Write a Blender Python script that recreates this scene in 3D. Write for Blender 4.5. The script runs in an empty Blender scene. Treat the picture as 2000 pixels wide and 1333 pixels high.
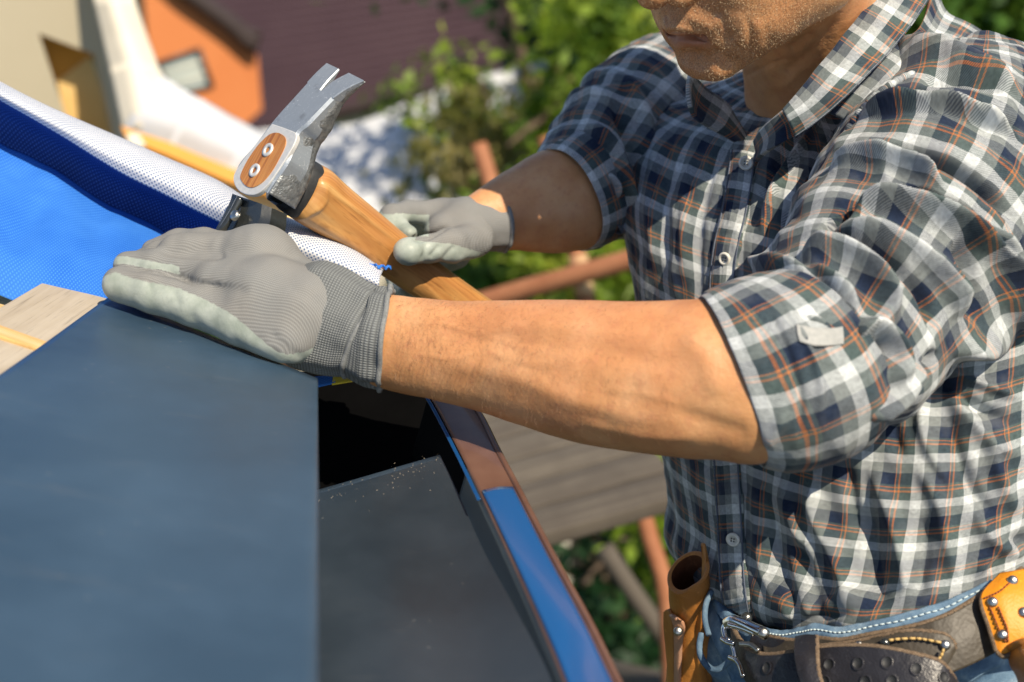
import bpy, math, random
import numpy as np
from mathutils import Matrix, Vector
random.seed(7); RNG = np.random.default_rng(7)
scn = bpy.context.scene
R = math.radians

# ------------------------------------------------------------------ camera
LENS, SW = 50.0, 36.0
FP = LENS / SW * 2000.0
PITCH, ROLL = R(25), R(10)
UP = np.array([-math.sin(ROLL) * math.cos(PITCH), math.cos(ROLL) * math.cos(PITCH), math.sin(PITCH)])
RH = np.array([1.0, 0, 0]) - UP[0] * UP; RH /= np.linalg.norm(RH)      # level, to the right
TH = np.cross(RH, UP)                                                  # level, back towards the camera
W3 = np.array([RH, -TH, UP])                                           # camera space -> world
CAMLOC = np.array([0.0, 0.0, 7.0])
cam_d = bpy.data.cameras.new('camera'); cam = bpy.data.objects.new('camera', cam_d)
scn.collection.objects.link(cam)
m4 = Matrix([list(W3[i]) + [CAMLOC[i]] for i in range(3)] + [[0, 0, 0, 1]])
cam.matrix_world = m4
cam_d.lens = LENS; cam_d.sensor_width = SW; cam_d.clip_start = 0.05; cam_d.clip_end = 500
cam_d.dof.use_dof = True; cam_d.dof.focus_distance = 1.01; cam_d.dof.aperture_fstop = 5.0
scn.camera = cam

# ------------------------------------------------------------------ world, sun, exposure
S_CAM = np.array([0.34, 0.55, 0.765]); S_CAM /= np.linalg.norm(S_CAM)   # direction towards the sun
S_W = W3 @ S_CAM
elev = math.asin(S_W[2]); azim = math.atan2(S_W[0], S_W[1])
world = bpy.data.worlds.new("World"); scn.world = world; world.use_nodes = True
wn = world.node_tree; bg = wn.nodes['Background']
sky = wn.nodes.new('ShaderNodeTexSky'); sky.sky_type = 'NISHITA'; sky.sun_disc = False
sky.sun_elevation = elev; sky.sun_rotation = azim; sky.ozone_density = 2.0; sky.dust_density = 0.6
wn.links.new(sky.outputs[0], bg.inputs[0]); bg.inputs[1].default_value = 0.10
sun_d = bpy.data.lights.new('sun', 'SUN'); sun = bpy.data.objects.new('sun', sun_d)
scn.collection.objects.link(sun)
sun_d.energy = 5.0; sun_d.angle = R(0.5); sun_d.color = (1.0, 0.87, 0.675)
sun.rotation_euler = Vector(S_W).to_track_quat('Z', 'Y').to_euler(); sun.location = (0, 0, 20)
scn.view_settings.view_transform = 'Standard'; scn.view_settings.look = 'None'
scn.view_settings.exposure = 0.33; scn.view_settings.gamma = 1.0
scn.view_settings.use_curve_mapping = False
scn.render.engine = 'CYCLES'
scn.cycles.max_bounces = 6; scn.cycles.use_denoising = True

# ------------------------------------------------------------------ geometry helpers (camera space, metres)
def P(px, py, d):
    return np.array([(px - 1000) / FP * d, -(py - 666.5) / FP * d, -d])
DOFF = 0.0
def PA(rows):
    a = np.asarray(rows, float)
    d = a[..., 2] + DOFF
    return np.stack([(a[..., 0] - 1000) / FP * d, -(a[..., 1] - 666.5) / FP * d, -d], -1)
def onplane(px, py, o, n):
    r = P(px, py, 1.0); t = np.dot(o, n) / np.dot(r, n); return r * t
def topx(v):
    return 1000 + v[..., 0] / -v[..., 2] * FP, 666.5 - v[..., 1] / -v[..., 2] * FP
def tow(v): return np.asarray(v, float) @ W3.T + CAMLOC
def unit(v): v = np.asarray(v, float); return v / (np.linalg.norm(v, axis=-1, keepdims=True) + 1e-12)

ORIG = {}
def reg(o, parent, base):
    scn.collection.objects.link(o)
    if parent is not None:
        o.parent = parent; o.location = (0, 0, 0) if base is None else tuple(base - ORIG[parent.name])
        ORIG[o.name] = ORIG[parent.name] if base is None else base
    else:
        b = np.zeros(3) if base is None else base
        o.location = tuple(b); ORIG[o.name] = b
def tag(o, label=None, cat=None, group=None, kind=None):
    if label: o['label'] = label
    if cat: o['category'] = cat
    if group: o['group'] = group
    if kind: o['kind'] = kind
    return o
def empty(name, base_cam, label=None, cat=None, group=None, kind=None, world=False):
    o = bpy.data.objects.new(name, None); o.empty_display_size = 0.05
    reg(o, None, np.asarray(base_cam, float) if world else tow(base_cam))
    return tag(o, label, cat, group, kind)
def mk(name, v, faces, mat, parent=None, uv=None, smooth=True, attrs=None, base=None, world=False, mats=None, mi=None):
    """v: camera-space vertices (N,3) (or world); faces (M,4)/(M,3) array or list; uv per vertex."""
    v = np.asarray(v, float).reshape(-1, 3)
    w = v if world else tow(v)
    if parent is None and base is None: base = w.mean(0)
    elif base is not None and not world: base = tow(base)
    org = ORIG[parent.name] if (parent is not None and base is None) else base
    me = bpy.data.meshes.new(name)
    if isinstance(faces, np.ndarray):
        nf, k = faces.shape
        me.vertices.add(len(w)); me.vertices.foreach_set('co', (w - org).astype(np.float32).ravel())
        me.loops.add(nf * k); me.loops.foreach_set('vertex_index', faces.astype(np.int32).ravel())
        me.polygons.add(nf); me.polygons.foreach_set('loop_start', (np.arange(nf) * k).astype(np.int32))
        me.update(calc_edges=True); me.validate()
    else:
        me.from_pydata([tuple(x) for x in (w - org)], [], [tuple(int(i) for i in f) for f in faces]); me.update()
    if uv is not None:
        li = np.empty(len(me.loops), np.int32); me.loops.foreach_get('vertex_index', li)
        ul = me.uv_layers.new(name='UVMap'); ul.data.foreach_set('uv', np.asarray(uv, float).reshape(-1, 2)[li].astype(np.float32).ravel())
    for k_, a in (attrs or {}).items():
        at = me.attributes.new(k_, 'FLOAT', 'POINT'); at.data.foreach_set('value', np.asarray(a, np.float32).ravel())
    for m_ in (mats or [mat]): me.materials.append(m_)
    if mi is not None: me.polygons.foreach_set('material_index', np.asarray(mi, np.int32))
    if smooth: me.polygons.foreach_set('use_smooth', np.ones(len(me.polygons), bool))
    o = bpy.data.objects.new(name, me); reg(o, parent, base)
    return o
def join(parts):
    """[(v, f, uv)] -> one v, f, uv (faces arrays of equal width)"""
    V, F_, U, n = [], [], [], 0
    for p in parts:
        v = np.asarray(p[0]).reshape(-1, 3); V.append(v); F_.append(np.asarray(p[1]) + n)
        U.append(np.asarray(p[2]).reshape(-1, 2) if len(p) > 2 and p[2] is not None else np.zeros((len(v), 2))); n += len(v)
    return np.concatenate(V), np.concatenate(F_), np.concatenate(U)

# noise ------------------------------------------------------------------
def vnoise(p, seed=0):
    p = np.asarray(p, float); i = np.floor(p).astype(np.int64); f = p - i; f = f * f * (3 - 2 * f)
    def h(x, y, z):
        n = (x * 374761393 + y * 668265263 + z * 2147483647 + seed * 974634777) & 0xffffffff
        n = ((n ^ (n >> 13)) * 1274126177) & 0xffffffff
        n = (n ^ (n >> 16)) & 0xffffffff
        return n / 2147483648.0 - 1.0
    o = 0
    for dx in (0, 1):
        for dy in (0, 1):
            for dz in (0, 1):
                w = (f[..., 0] if dx else 1 - f[..., 0]) * (f[..., 1] if dy else 1 - f[..., 1]) * (f[..., 2] if dz else 1 - f[..., 2])
                o = o + w * h(i[..., 0] + dx, i[..., 1] + dy, i[..., 2] + dz)
    return o
def fbm(p, oct=3, seed=0):
    o, a = 0, 1.0
    for k in range(oct): o = o + a * vnoise(np.asarray(p) * (2.03 ** k), seed + k); a *= 0.5
    return o

# splines, lofts, patches ------------------------------------------------
def crom(pts, t):
    """Catmull-Rom through pts (n,...) at parameters t in [0, n-1]"""
    pts = np.asarray(pts, float); n = len(pts)
    if n == 2:
        t = np.asarray(t).reshape((-1,) + (1,) * (pts.ndim - 1)); return pts[0] * (1 - t) + pts[1] * t
    e = np.concatenate([[2 * pts[0] - pts[1]], pts, [2 * pts[-1] - pts[-2]]])
    i = np.clip(np.floor(t).astype(int), 0, n - 2); f = (t - i).reshape((-1,) + (1,) * (pts.ndim - 1))
    p0, p1, p2, p3 = e[i], e[i + 1], e[i + 2], e[i + 3]
    return 0.5 * (2 * p1 + (p2 - p0) * f + (2 * p0 - 5 * p1 + 4 * p2 - p3) * f ** 2 + (3 * p1 - p0 - 3 * p2 + p3) * f ** 3)
def gridfaces(nv, nu, closed=False):
    i = np.arange(nv - 1)[:, None]; m = nu if closed else nu - 1
    j = np.arange(m)[None, :]; j2 = (j + 1) % nu
    a = i * nu + j; b = i * nu + j2; c = (i + 1) * nu + j2; d = (i + 1) * nu + j
    return np.stack([a, b, c, d], -1).reshape(-1, 4)
def gridnormals(G, closed=False):
    if closed: du = np.roll(G, -1, 1) - np.roll(G, 1, 1)
    else: du = np.gradient(G, axis=1)
    dv = np.gradient(G, axis=0)
    return unit(np.cross(du, dv))
def uvgrid(G, closed=False, u0=0, v0=0):
    """arc-length uv in metres; u uses the mean row length so that it stays regular"""
    nv, nu = G.shape[:2]
    du = np.linalg.norm(np.diff(G, axis=1), axis=2); dv = np.linalg.norm(np.diff(G, axis=0), axis=2)
    u = np.concatenate([[0], np.cumsum(du.mean(0))]); v = np.concatenate([[0], np.cumsum(dv.mean(1))])
    return np.stack(np.broadcast_arrays(u[None, :] + u0, v[:, None] + v0), -1)
def tube_sections(secs, ref=(0, 0, 1)):
    """secs: (px,py,d,hw_px[,depth aspect[,offset angle]]) -> centre, A, B vectors per section; A lies across the view, B towards the viewer"""
    C = PA([s[:3] for s in secs]); T = unit(np.gradient(C, axis=0))
    A, B = [], []
    for c, t, s in zip(C, T, secs):
        r = s[3] / FP * s[2]; asp = s[4] if len(s) > 4 else 1.0
        view = unit(-c); a = unit(np.cross(t, view)); b = unit(np.cross(a, t))
        A.append(a * r); B.append(b * r * asp)
    return C, np.array(A), np.array(B)
def loft(C, A, B, nu, nv, n=2.0, closed=True, th0=0.0):
    C, A, B = map(np.asarray, (C, A, B))
    dist = np.concatenate([[0], np.cumsum(np.linalg.norm(np.diff(C, axis=0), axis=1))])
    s = np.linspace(0, dist[-1], nv); t = np.interp(s, dist, np.arange(len(C)))
    c, a, b = crom(C, t), crom(A, t), crom(B, t)
    N = np.interp(t, np.arange(len(C)), n if np.ndim(n) else [n] * len(C))[:, None]
    th = th0 + np.arange(nu) / nu * 2 * math.pi
    cs, sn = np.cos(th)[None], np.sin(th)[None]
    ca = np.sign(cs) * np.abs(cs) ** (2 / N); sa = np.sign(sn) * np.abs(sn) ** (2 / N)
    return c[:, None] + ca[..., None] * a[:, None] + sa[..., None] * b[:, None]
def closed_tube(G, uv):
    """adds the seam column so uv is continuous"""
    return np.concatenate([G, G[:, :1]], 1)
def capped(G):
    """flatten a closed grid + end fans as quads-degenerate list: returns v,f(list)"""
    nv, nu = G.shape[:2]; v = G.reshape(-1, 3); f = [tuple(x) for x in gridfaces(nv, nu, True)]
    v = np.concatenate([v, G[0].mean(0)[None], G[-1].mean(0)[None]]); a, b = nv * nu, nv * nu + 1
    for j in range(nu):
        f.append((a, (j + 1) % nu, j)); f.append((b, (nv - 1) * nu + j, (nv - 1) * nu + (j + 1) % nu))
    return v, f
def patchgrid(rows, nv, nu, px=True):
    a = PA(rows) if px else np.asarray(rows, float)
    g = crom(a, np.linspace(0, len(a) - 1, nv)); g = np.swapaxes(g, 0, 1)
    g = crom(g, np.linspace(0, g.shape[0] - 1, nu)); return np.swapaxes(g, 0, 1)
def shell(G, t, N=None):
    """closed shell of thickness t behind grid G (open both ways) -> v, f, uv"""
    nv, nu = G.shape[:2]
    if N is None:
        N = gridnormals(G); 
        if (N * -G).sum() < 0: N = -N; 
    back = G - N * t; n = nv * nu
    flip = (gridnormals(G) * -G).sum() < 0
    f = gridfaces(nv, nu); f = f[:, ::-1] if flip else f
    fb = f[:, ::-1] + n
    ring = np.concatenate([np.arange(nu), np.arange(1, nv) * nu + nu - 1, (nv - 1) * nu + np.arange(nu - 2, -1, -1), np.arange(nv - 2, 0, -1) * nu])
    r2 = np.roll(ring, -1); s = np.stack([ring, ring + n, r2 + n, r2], -1)
    if flip: s = s[:, ::-1]
    uv = uvgrid(G).reshape(-1, 2)
    return np.concatenate([G.reshape(-1, 3), back.reshape(-1, 3)]), np.concatenate([f, fb, s]), np.concatenate([uv, uv])
def strokes(G, N, sts, facing=0.0, mode=None):
    """sculpt: each stroke (polyline in photo pixels, width px, height m[, sharp]) raises (or cuts) the surface along N where it runs"""
    X, Y = topx(G); q = np.stack([X, Y], -1); D = np.zeros(X.shape)
    front = np.clip(((N * unit(-G)).sum(-1) - facing) * 4, 0, 1)
    for st in sts:
        pl = np.array(st[0], float); w, h = st[1], st[2]; sharp = st[3] if len(st) > 3 else 0
        if len(pl) > 2: pl = crom(pl, np.linspace(0, len(pl) - 1, len(pl) * 5))
        x0, y0 = pl.min(0) - 3.2 * w; x1, y1 = pl.max(0) + 3.2 * w
        msk = (X > x0) & (X < x1) & (Y > y0) & (Y < y1)
        if not msk.any(): continue
        p = q[msk]; best = np.full(len(p), 1e9); bt = np.zeros(len(p)); n = len(pl) - 1; sg = np.zeros(len(p))
        for i in range(n):
            a, b = pl[i], pl[i + 1]; ab = b - a; L2 = ab @ ab + 1e-9
            t = np.clip(((p - a) @ ab) / L2, 0, 1); dv = p - (a + t[:, None] * ab); dd = (dv ** 2).sum(1)
            m = dd < best; best[m] = dd[m]; bt[m] = (i + t[m]) / n; sg[m] = np.sign(ab[0] * dv[m, 1] - ab[1] * dv[m, 0])
        dist = np.sqrt(best); tap = np.clip(np.minimum(bt, 1 - bt) * 4 + 0.12, 0, 1); tap = tap * tap * (3 - 2 * tap)
        if sharp == 1: prof = np.exp(-(dist / w))                       # crease
        elif sharp == 2: prof = np.where(sg > 0, np.exp(-(dist / w) ** 2), np.exp(-(dist / (w * 0.25)) ** 2))   # overhanging edge
        elif sharp == 3: prof = np.where(sg < 0, np.exp(-(dist / w) ** 2), np.exp(-(dist / (w * 0.25)) ** 2))
        else: prof = np.exp(-(dist / w) ** 2)
        D[msk] += h * prof * tap
    return G + N * (D * front)[..., None]

# signed distance modelling ------------------------------------------------
class SDF:
    def __init__(s, lo, hi, h):
        s.o = np.array(lo, float); s.h = h; s.n = np.ceil((np.array(hi) - s.o) / h).astype(int) + 1
        s.F = np.full(tuple(s.n), 0.05, np.float32)
    def _box(s, lo, hi, m):
        a = np.clip(np.floor((np.asarray(lo) - m - s.o) / s.h).astype(int), 0, s.n); b = np.clip(np.ceil((np.asarray(hi) + m - s.o) / s.h).astype(int) + 1, 0, s.n)
        if (b <= a).any(): return None, None
        ax = [s.o[i] + s.h * np.arange(a[i], b[i]) for i in range(3)]
        return tuple(slice(a[i], b[i]) for i in range(3)), ax
    def _app(s, sl, d, k, op):
        f = s.F[sl]
        if op == 'u':
            if k > 0: hh = np.clip(0.5 + 0.5 * (f - d) / k, 0, 1); s.F[sl] = f * (1 - hh) + d * hh - k * hh * (1 - hh)
            else: s.F[sl] = np.minimum(f, d)
        else:
            if k > 0: hh = np.clip(0.5 - 0.5 * (f + d) / k, 0, 1); s.F[sl] = f * (1 - hh) - d * hh + k * hh * (1 - hh)
            else: s.F[sl] = np.maximum(f, -d)
    def cap(s, a, b, ra, rb=None, k=0.008, op='u'):
        rb = ra if rb is None else rb; a = np.asarray(a, float); b = np.asarray(b, float); m = max(ra, rb) + k + 3 * s.h
        sl, ax = s._box(np.minimum(a, b), np.maximum(a, b), m)
        if sl is None: return
        x, y, z = ax[0][:, None, None] - a[0], ax[1][None, :, None] - a[1], ax[2][None, None, :] - a[2]
        ab = b - a; t = np.clip((x * ab[0] + y * ab[1] + z * ab[2]) / (ab @ ab + 1e-12), 0, 1)
        d = np.sqrt((x - t * ab[0]) ** 2 + (y - t * ab[1]) ** 2 + (z - t * ab[2]) ** 2) - (ra + t * (rb - ra))
        s._app(sl, d.astype(np.float32), k, op)
    def chain(s, pts, rs, k=0.008, op='u'):
        for i in range(len(pts) - 1): s.cap(pts[i], pts[i + 1], rs[i], rs[i + 1], k if i == 0 else max(0.002, min(k, 0.004)), op)
    def ell(s, c, r, k=0.008, op='u', M=None):
        c = np.asarray(c, float); r = np.asarray(r, float); m = max(r) + k + 3 * s.h
        sl, ax = s._box(c, c, m)
        if sl is None: return
        x, y, z = np.broadcast_arrays(ax[0][:, None, None] - c[0], ax[1][None, :, None] - c[1], ax[2][None, None, :] - c[2])
        if M is not None:   # rows of M = the ellipsoid's own axes
            x, y, z = (M[i][0] * x + M[i][1] * y + M[i][2] * z for i in range(3))
        k0 = np.sqrt((x / r[0]) ** 2 + (y / r[1]) ** 2 + (z / r[2]) ** 2) + 1e-9
        k1 = np.sqrt((x / r[0] ** 2) ** 2 + (y / r[1] ** 2) ** 2 + (z / r[2] ** 2) ** 2) + 1e-9
        s._app(sl, (k0 * (k0 - 1) / k1).astype(np.float32), k, op)
    def mesh(s):
        F = s.F; S = F < 0; c = 0
        for i in (0, 1):
            for j in (0, 1):
                for k in (0, 1): c = c + S[i:F.shape[0] - 1 + i, j:F.shape[1] - 1 + j, k:F.shape[2] - 1 + k]
        act = (c > 0) & (c < 8); I = np.argwhere(act); idx = np.full(act.shape, -1, np.int64); idx[act] = np.arange(len(I))
        acc = np.zeros((len(I), 3)); cnt = np.zeros(len(I))
        for ax in range(3):
            o1, o2 = [a for a in range(3) if a != ax]
            for p in (0, 1):
                for q in (0, 1):
                    e0 = np.zeros(3, int); e0[o1] = p; e0[o2] = q; e1 = e0.copy(); e1[ax] = 1
                    f0 = F[tuple((I + e0).T)].astype(float); f1 = F[tuple((I + e1).T)].astype(float); m = (f0 < 0) != (f1 < 0)
                    t = np.where(m, f0 / np.where(m, f0 - f1, 1), 0); pos = e0 + t[:, None] * (e1 - e0)
                    acc[m] += pos[m]; cnt[m] += 1
        V = s.o + s.h * (I + acc / cnt[:, None])
        faces = []
        for ax in range(3):
            o1, o2 = [(1, 2), (2, 0), (0, 1)][ax]
            sl0 = [slice(None)] * 3; sl1 = [slice(None)] * 3; sl0[ax] = slice(0, -1); sl1[ax] = slice(1, None)
            a0, a1 = S[tuple(sl0)], S[tuple(sl1)]
            E = np.argwhere(a0 != a1); 
            ok = (E[:, o1] > 0) & (E[:, o2] > 0) & (E[:, o1] < act.shape[o1]) & (E[:, o2] < act.shape[o2]); E = E[ok]
            ins = a0[tuple(E.T)]
            q = []
            for (p, r) in ((0, 0), (-1, 0), (-1, -1), (0, -1)):
                K = E.copy(); K[:, o1] += p; K[:, o2] += r; q.append(idx[tuple(K.T)])
            q = np.stack(q, 1); q[~ins] = q[~ins][:, ::-1]; faces.append(q)
        Fc = np.concatenate(faces); Fc = Fc[(Fc >= 0).all(1)]
        return V, Fc
def relax(V, Fc, it=2, lam=0.5):
    for _ in range(it):
        acc = np.zeros_like(V); cnt = np.zeros(len(V))
        for k in range(4):
            np.add.at(acc, Fc[:, k], V[Fc[:, (k + 1) % 4]]); np.add.at(cnt, Fc[:, k], 1)
        V = V + lam * (acc / np.maximum(cnt, 1)[:, None] - V)
    return V
def vnormals(V, Fc):
    n = np.cross(V[Fc[:, 2]] - V[Fc[:, 0]], V[Fc[:, 3 if Fc.shape[1] > 3 else 1]] - V[Fc[:, 1]]) if Fc.shape[1] > 3 else np.cross(V[Fc[:, 1]] - V[Fc[:, 0]], V[Fc[:, 2]] - V[Fc[:, 0]])
    N = np.zeros_like(V)
    for k in range(Fc.shape[1]): np.add.at(N, Fc[:, k], n)
    return unit(N)
def boxv(c, A, B, Cc):
    """box from centre and three half vectors"""
    c, A, B, Cc = map(np.asarray, (c, A, B, Cc)); v = [c + i * A + j * B + k * Cc for i in (-1, 1) for j in (-1, 1) for k in (-1, 1)]
    f = [(0, 1, 3, 2), (4, 6, 7, 5), (0, 4, 5, 1), (2, 3, 7, 6), (0, 2, 6, 4), (1, 5, 7, 3)]
    if np.dot(np.cross(A, B), Cc) < 0: f = [x[::-1] for x in f]
    return np.array(v), np.array(f)
def prism(pts, ext):
    """polygon pts (n,3) extruded by ext -> v, list faces"""
    pts = np.asarray(pts, float); n = len(pts); v = np.concatenate([pts, pts + ext])
    nn = np.zeros(3)
    for i in range(n): nn += np.cross(pts[i], pts[(i + 1) % n])
    f = [tuple(range(n)), tuple(range(2 * n - 1, n - 1, -1))] + [((i + 1) % n, i, n + i, n + (i + 1) % n) for i in range(n)]
    if np.dot(nn, ext) > 0: f = [x[::-1] for x in f]
    return v, f
def pipe(pts, r, nu=12, nv=None):
    """round rod along camera-space points -> v, f(list), uv"""
    pts = np.asarray(pts, float); T = unit(np.gradient(pts, axis=0)); ref = np.array([0.31, 0.9, 0.3])
    A = []; a = unit(np.cross(T[0], ref))
    for t in T: a = unit(a - t * (a @ t)); A.append(a)
    A = np.array(A); B = np.cross(T, A); r = np.broadcast_to(np.asarray(r, float), (len(pts),))[:, None]
    return capped(loft(pts, A * r, B * r, nu, nv or max(2, len(pts) * 3)))
def bevel(o, w=0.001, seg=2, ang=40):
    m = o.modifiers.new('bevel', 'BEVEL'); m.width = w; m.segments = seg; m.limit_method = 'ANGLE'; m.angle_limit = R(ang); return o

# ------------------------------------------------------------------ materials
class MatB:
    def __init__(s, name, color=(0.5, 0.5, 0.5), rough=0.6, metal=0.0, spec=0.5, **kw):
        s.m = bpy.data.materials.new(name); s.m.use_nodes = True; s.t = s.m.node_tree; s.b = s.t.nodes['Principled BSDF']
        s.set('Base Color', color); s.set('Roughness', rough); s.set('Metallic', metal); s.set('Specular IOR Level', spec)
        for k, v in kw.items(): s.set(k.replace('_', ' '), v)
    def set(s, k, v):
        i = s.b.inputs[k]
        if hasattr(v, 'node'): s.t.links.new(v, i)
        else: i.default_value = (*v, 1) if isinstance(v, tuple) and len(v) == 3 and i.type == 'RGBA' else v
    def n(s, typ, ins=None, out=0, **props):
        nd = s.t.nodes.new('ShaderNode' + typ)
        for k, v in props.items(): setattr(nd, k, v)
        for k, v in (ins or {}).items():
            i = nd.inputs[k]
            if hasattr(v, 'node'): s.t.links.new(v, i)
            else: i.default_value = (*v, 1) if isinstance(v, tuple) and len(v) == 3 and i.type == 'RGBA' else v
        return nd.outputs[out]
    def math(s, op, a, b=0.0, c=None):
        d = {0: a, 1: b}
        if c is not None: d[2] = c
        return s.n('Math', d, operation=op)
    def co(s, kind='Object'): return s.n('TexCoord', out={'Object': 3, 'UV': 2, 'Generated': 0}[kind])
    def noise(s, scale, detail=3, vec=None, rough=0.55, out=0, dist=0.0):
        return s.n('TexNoise', {'Vector': vec if vec is not None else s.co(), 'Scale': scale, 'Detail': detail, 'Roughness': rough, 'Distortion': dist}, out)
    def ramp(s, fac, stops, interp='LINEAR'):
        nd = s.t.nodes.new('ShaderNodeValToRGB'); s.t.links.new(fac, nd.inputs[0]); cr = nd.color_ramp; cr.interpolation = interp
        while len(cr.elements) < len(stops): cr.elements.new(0.5)
        for e, (p, c) in zip(cr.elements, stops): e.position = p; e.color = (*c, 1) if len(c) == 3 else c
        return nd.outputs[0]
    def mix(s, f, a, b, typ='MIX'):
        nd = s.t.nodes.new('ShaderNodeMix'); nd.data_type = 'RGBA'; nd.blend_type = typ
        for i, v in ((0, f), (6, a), (7, b)):
            if hasattr(v, 'node'): s.t.links.new(v, nd.inputs[i])
            else: nd.inputs[i].default_value = (*v, 1) if isinstance(v, tuple) and len(v) == 3 else v
        return nd.outputs[2]
    def mapv(s, vec, scale=(1, 1, 1), rot=(0, 0, 0)): return s.n('Mapping', {'Vector': vec, 'Scale': scale, 'Rotation': rot})
    def bump(s, h, strength=0.3, dist=0.001, prev=None):
        ins = {'Height': h, 'Strength': strength, 'Distance': dist}
        if prev is not None: ins['Normal'] = prev
        o = s.n('Bump', ins); s.set('Normal', o); return o
    def sep(s, vec): 
        nd = s.t.nodes.new('ShaderNodeSeparateXYZ'); s.t.links.new(vec, nd.inputs[0]); return nd.outputs
    def attr(s, name): return s.n('Attribute', out=2, attribute_name=name)
def simple(name, c1, c2, scale=20, rough=0.6, bump=0.2, bd=0.001, metal=0.0, spec=0.5, stretch=(1, 1, 1), bscale=None, **kw):
    m = MatB(name, c1, rough, metal, spec, **kw); v = m.mapv(m.co(), stretch)
    f = m.noise(scale, 4, v); m.set('Base Color', m.mix(m.ramp(f, [(0.3, (0, 0, 0)), (0.7, (1, 1, 1))]), c1, c2))
    if bump: m.bump(m.noise(bscale or scale * 4, 3, v), bump, bd)
    return m.m
# ---- plaid flannel
def plaid(name, per=0.045, ou=0.0, ov=0.0, dark=1.0):
    m = MatB(name, rough=0.9, spec=0.15); m.set('Sheen Weight', 0.12); m.set('Sheen Roughness', 0.5)
    u, v, _ = m.sep(m.co('UV'))
    wob = m.math('MULTIPLY', m.math('SUBTRACT', m.noise(60, 1, m.co('UV')), 0.5), 0.0016)
    W, T, O, Nv, G = (0.55, 0.58, 0.585), (0.068, 0.098, 0.096), (0.46, 0.16, 0.05), (0.013, 0.023, 0.050), (0.185, 0.205, 0.205)
    st = [(0, W), (0.19, T), (0.41, O), (0.44, T), (0.49, O), (0.51, Nv), (0.76, G), (0.98, W)]
    st2 = [(0, W), (0.18, T), (0.36, O), (0.40, T), (0.45, O), (0.475, T), (0.52, Nv), (0.78, G), (0.985, W)]
    cu = m.ramp(m.math('FRACT', m.math('ADD', m.math('DIVIDE', m.math('ADD', u, wob), per), ou)), st, 'CONSTANT')
    cv = m.ramp(m.math('FRACT', m.math('ADD', m.math('DIVIDE', m.math('ADD', v, wob), per * 0.96), ov)), st2, 'CONSTANT')
    tw = m.math('FRACT', m.math('DIVIDE', m.math('ADD', u, m.math('MULTIPLY', v, 0.8)), 0.00135))
    tw = m.ramp(tw, [(0.0, (0.28,) * 3), (0.3, (0.28,) * 3), (0.5, (0.72,) * 3), (0.8, (0.72,) * 3), (1.0, (0.28,) * 3)])
    col = m.mix(tw, cu, cv)
    f = m.noise(420, 2, m.co('UV')); col = m.mix(0.55, col, m.mix(1.0, col, m.ramp(f, [(0.25, (0.55,) * 3), (0.75, (1.35,) * 3)]), 'MULTIPLY'))
    f2 = m.noise(30, 4, m.co('UV')); col = m.mix(m.ramp(f2, [(0.5, (0, 0, 0)), (0.8, (0.16,) * 3)]), col, (0.42, 0.44, 0.46))
    m.set('Base Color', col)
    b = m.bump(tw, 0.25, 0.0002); m.bump(m.noise(500, 2, m.co('UV')), 0.5, 0.0003, b)
    return m.m
PLAID = plaid('plaid_flannel', per=0.0375); PLAID2 = plaid('plaid_flannel_sleeve', per=0.041, ou=0.3, ov=0.55); PLAID3 = plaid('plaid_flannel_bias', per=0.041, ou=0.1, ov=0.15)
# ---- skin
def skinmat():
    m = MatB('skin', rough=0.52, spec=0.4); c = m.co()
    a = m.ramp(m.noise(28, 4, c), [(0.3, (0.50, 0.235, 0.095)), (0.5, (0.60, 0.305, 0.132)), (0.72, (0.66, 0.375, 0.185))])
    a = m.mix(m.ramp(m.noise(9, 3, c), [(0.4, (0,) * 3), (0.7, (0.35,) * 3)]), a, (0.50, 0.17, 0.085)); a = m.mix(m.ramp(m.noise(170, 3, c), [(0.52, (0, 0, 0)), (0.72, (0.3,) * 3)]), a, (0.42, 0.15, 0.085))
    st = m.attr('beard'); sp = m.ramp(m.noise(900, 2, c), [(0.45, (0, 0, 0)), (0.62, (1, 1, 1))])
    a = m.mix(m.math('MULTIPLY', st, 0.35), a, (0.33, 0.16, 0.07)); a = m.mix(m.math('MULTIPLY', m.math('MULTIPLY', st, sp), 0.5), a, (0.12, 0.065, 0.035))
    lip = m.attr('lip'); a = m.mix(m.math('MULTIPLY', lip, 0.85), a, (0.30, 0.115, 0.065))
    m.set('Base Color', a); m.set('Subsurface Weight', 0.12); m.set('Subsurface Radius', (0.012, 0.005, 0.003)); m.set('Subsurface Scale', 0.35)
    m.set('Roughness', m.ramp(m.noise(60, 3, c), [(0.3, (0.40,) * 3), (0.7, (0.60,) * 3)]))
    v = m.n('TexVoronoi', {'Vector': c, 'Scale': 700.0}); b = m.bump(v, 0.12, 0.0006)
    m.bump(m.noise(260, 5, c, 0.6), 0.35, 0.0012, b)
    return m.m
SKIN = skinmat()
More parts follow.
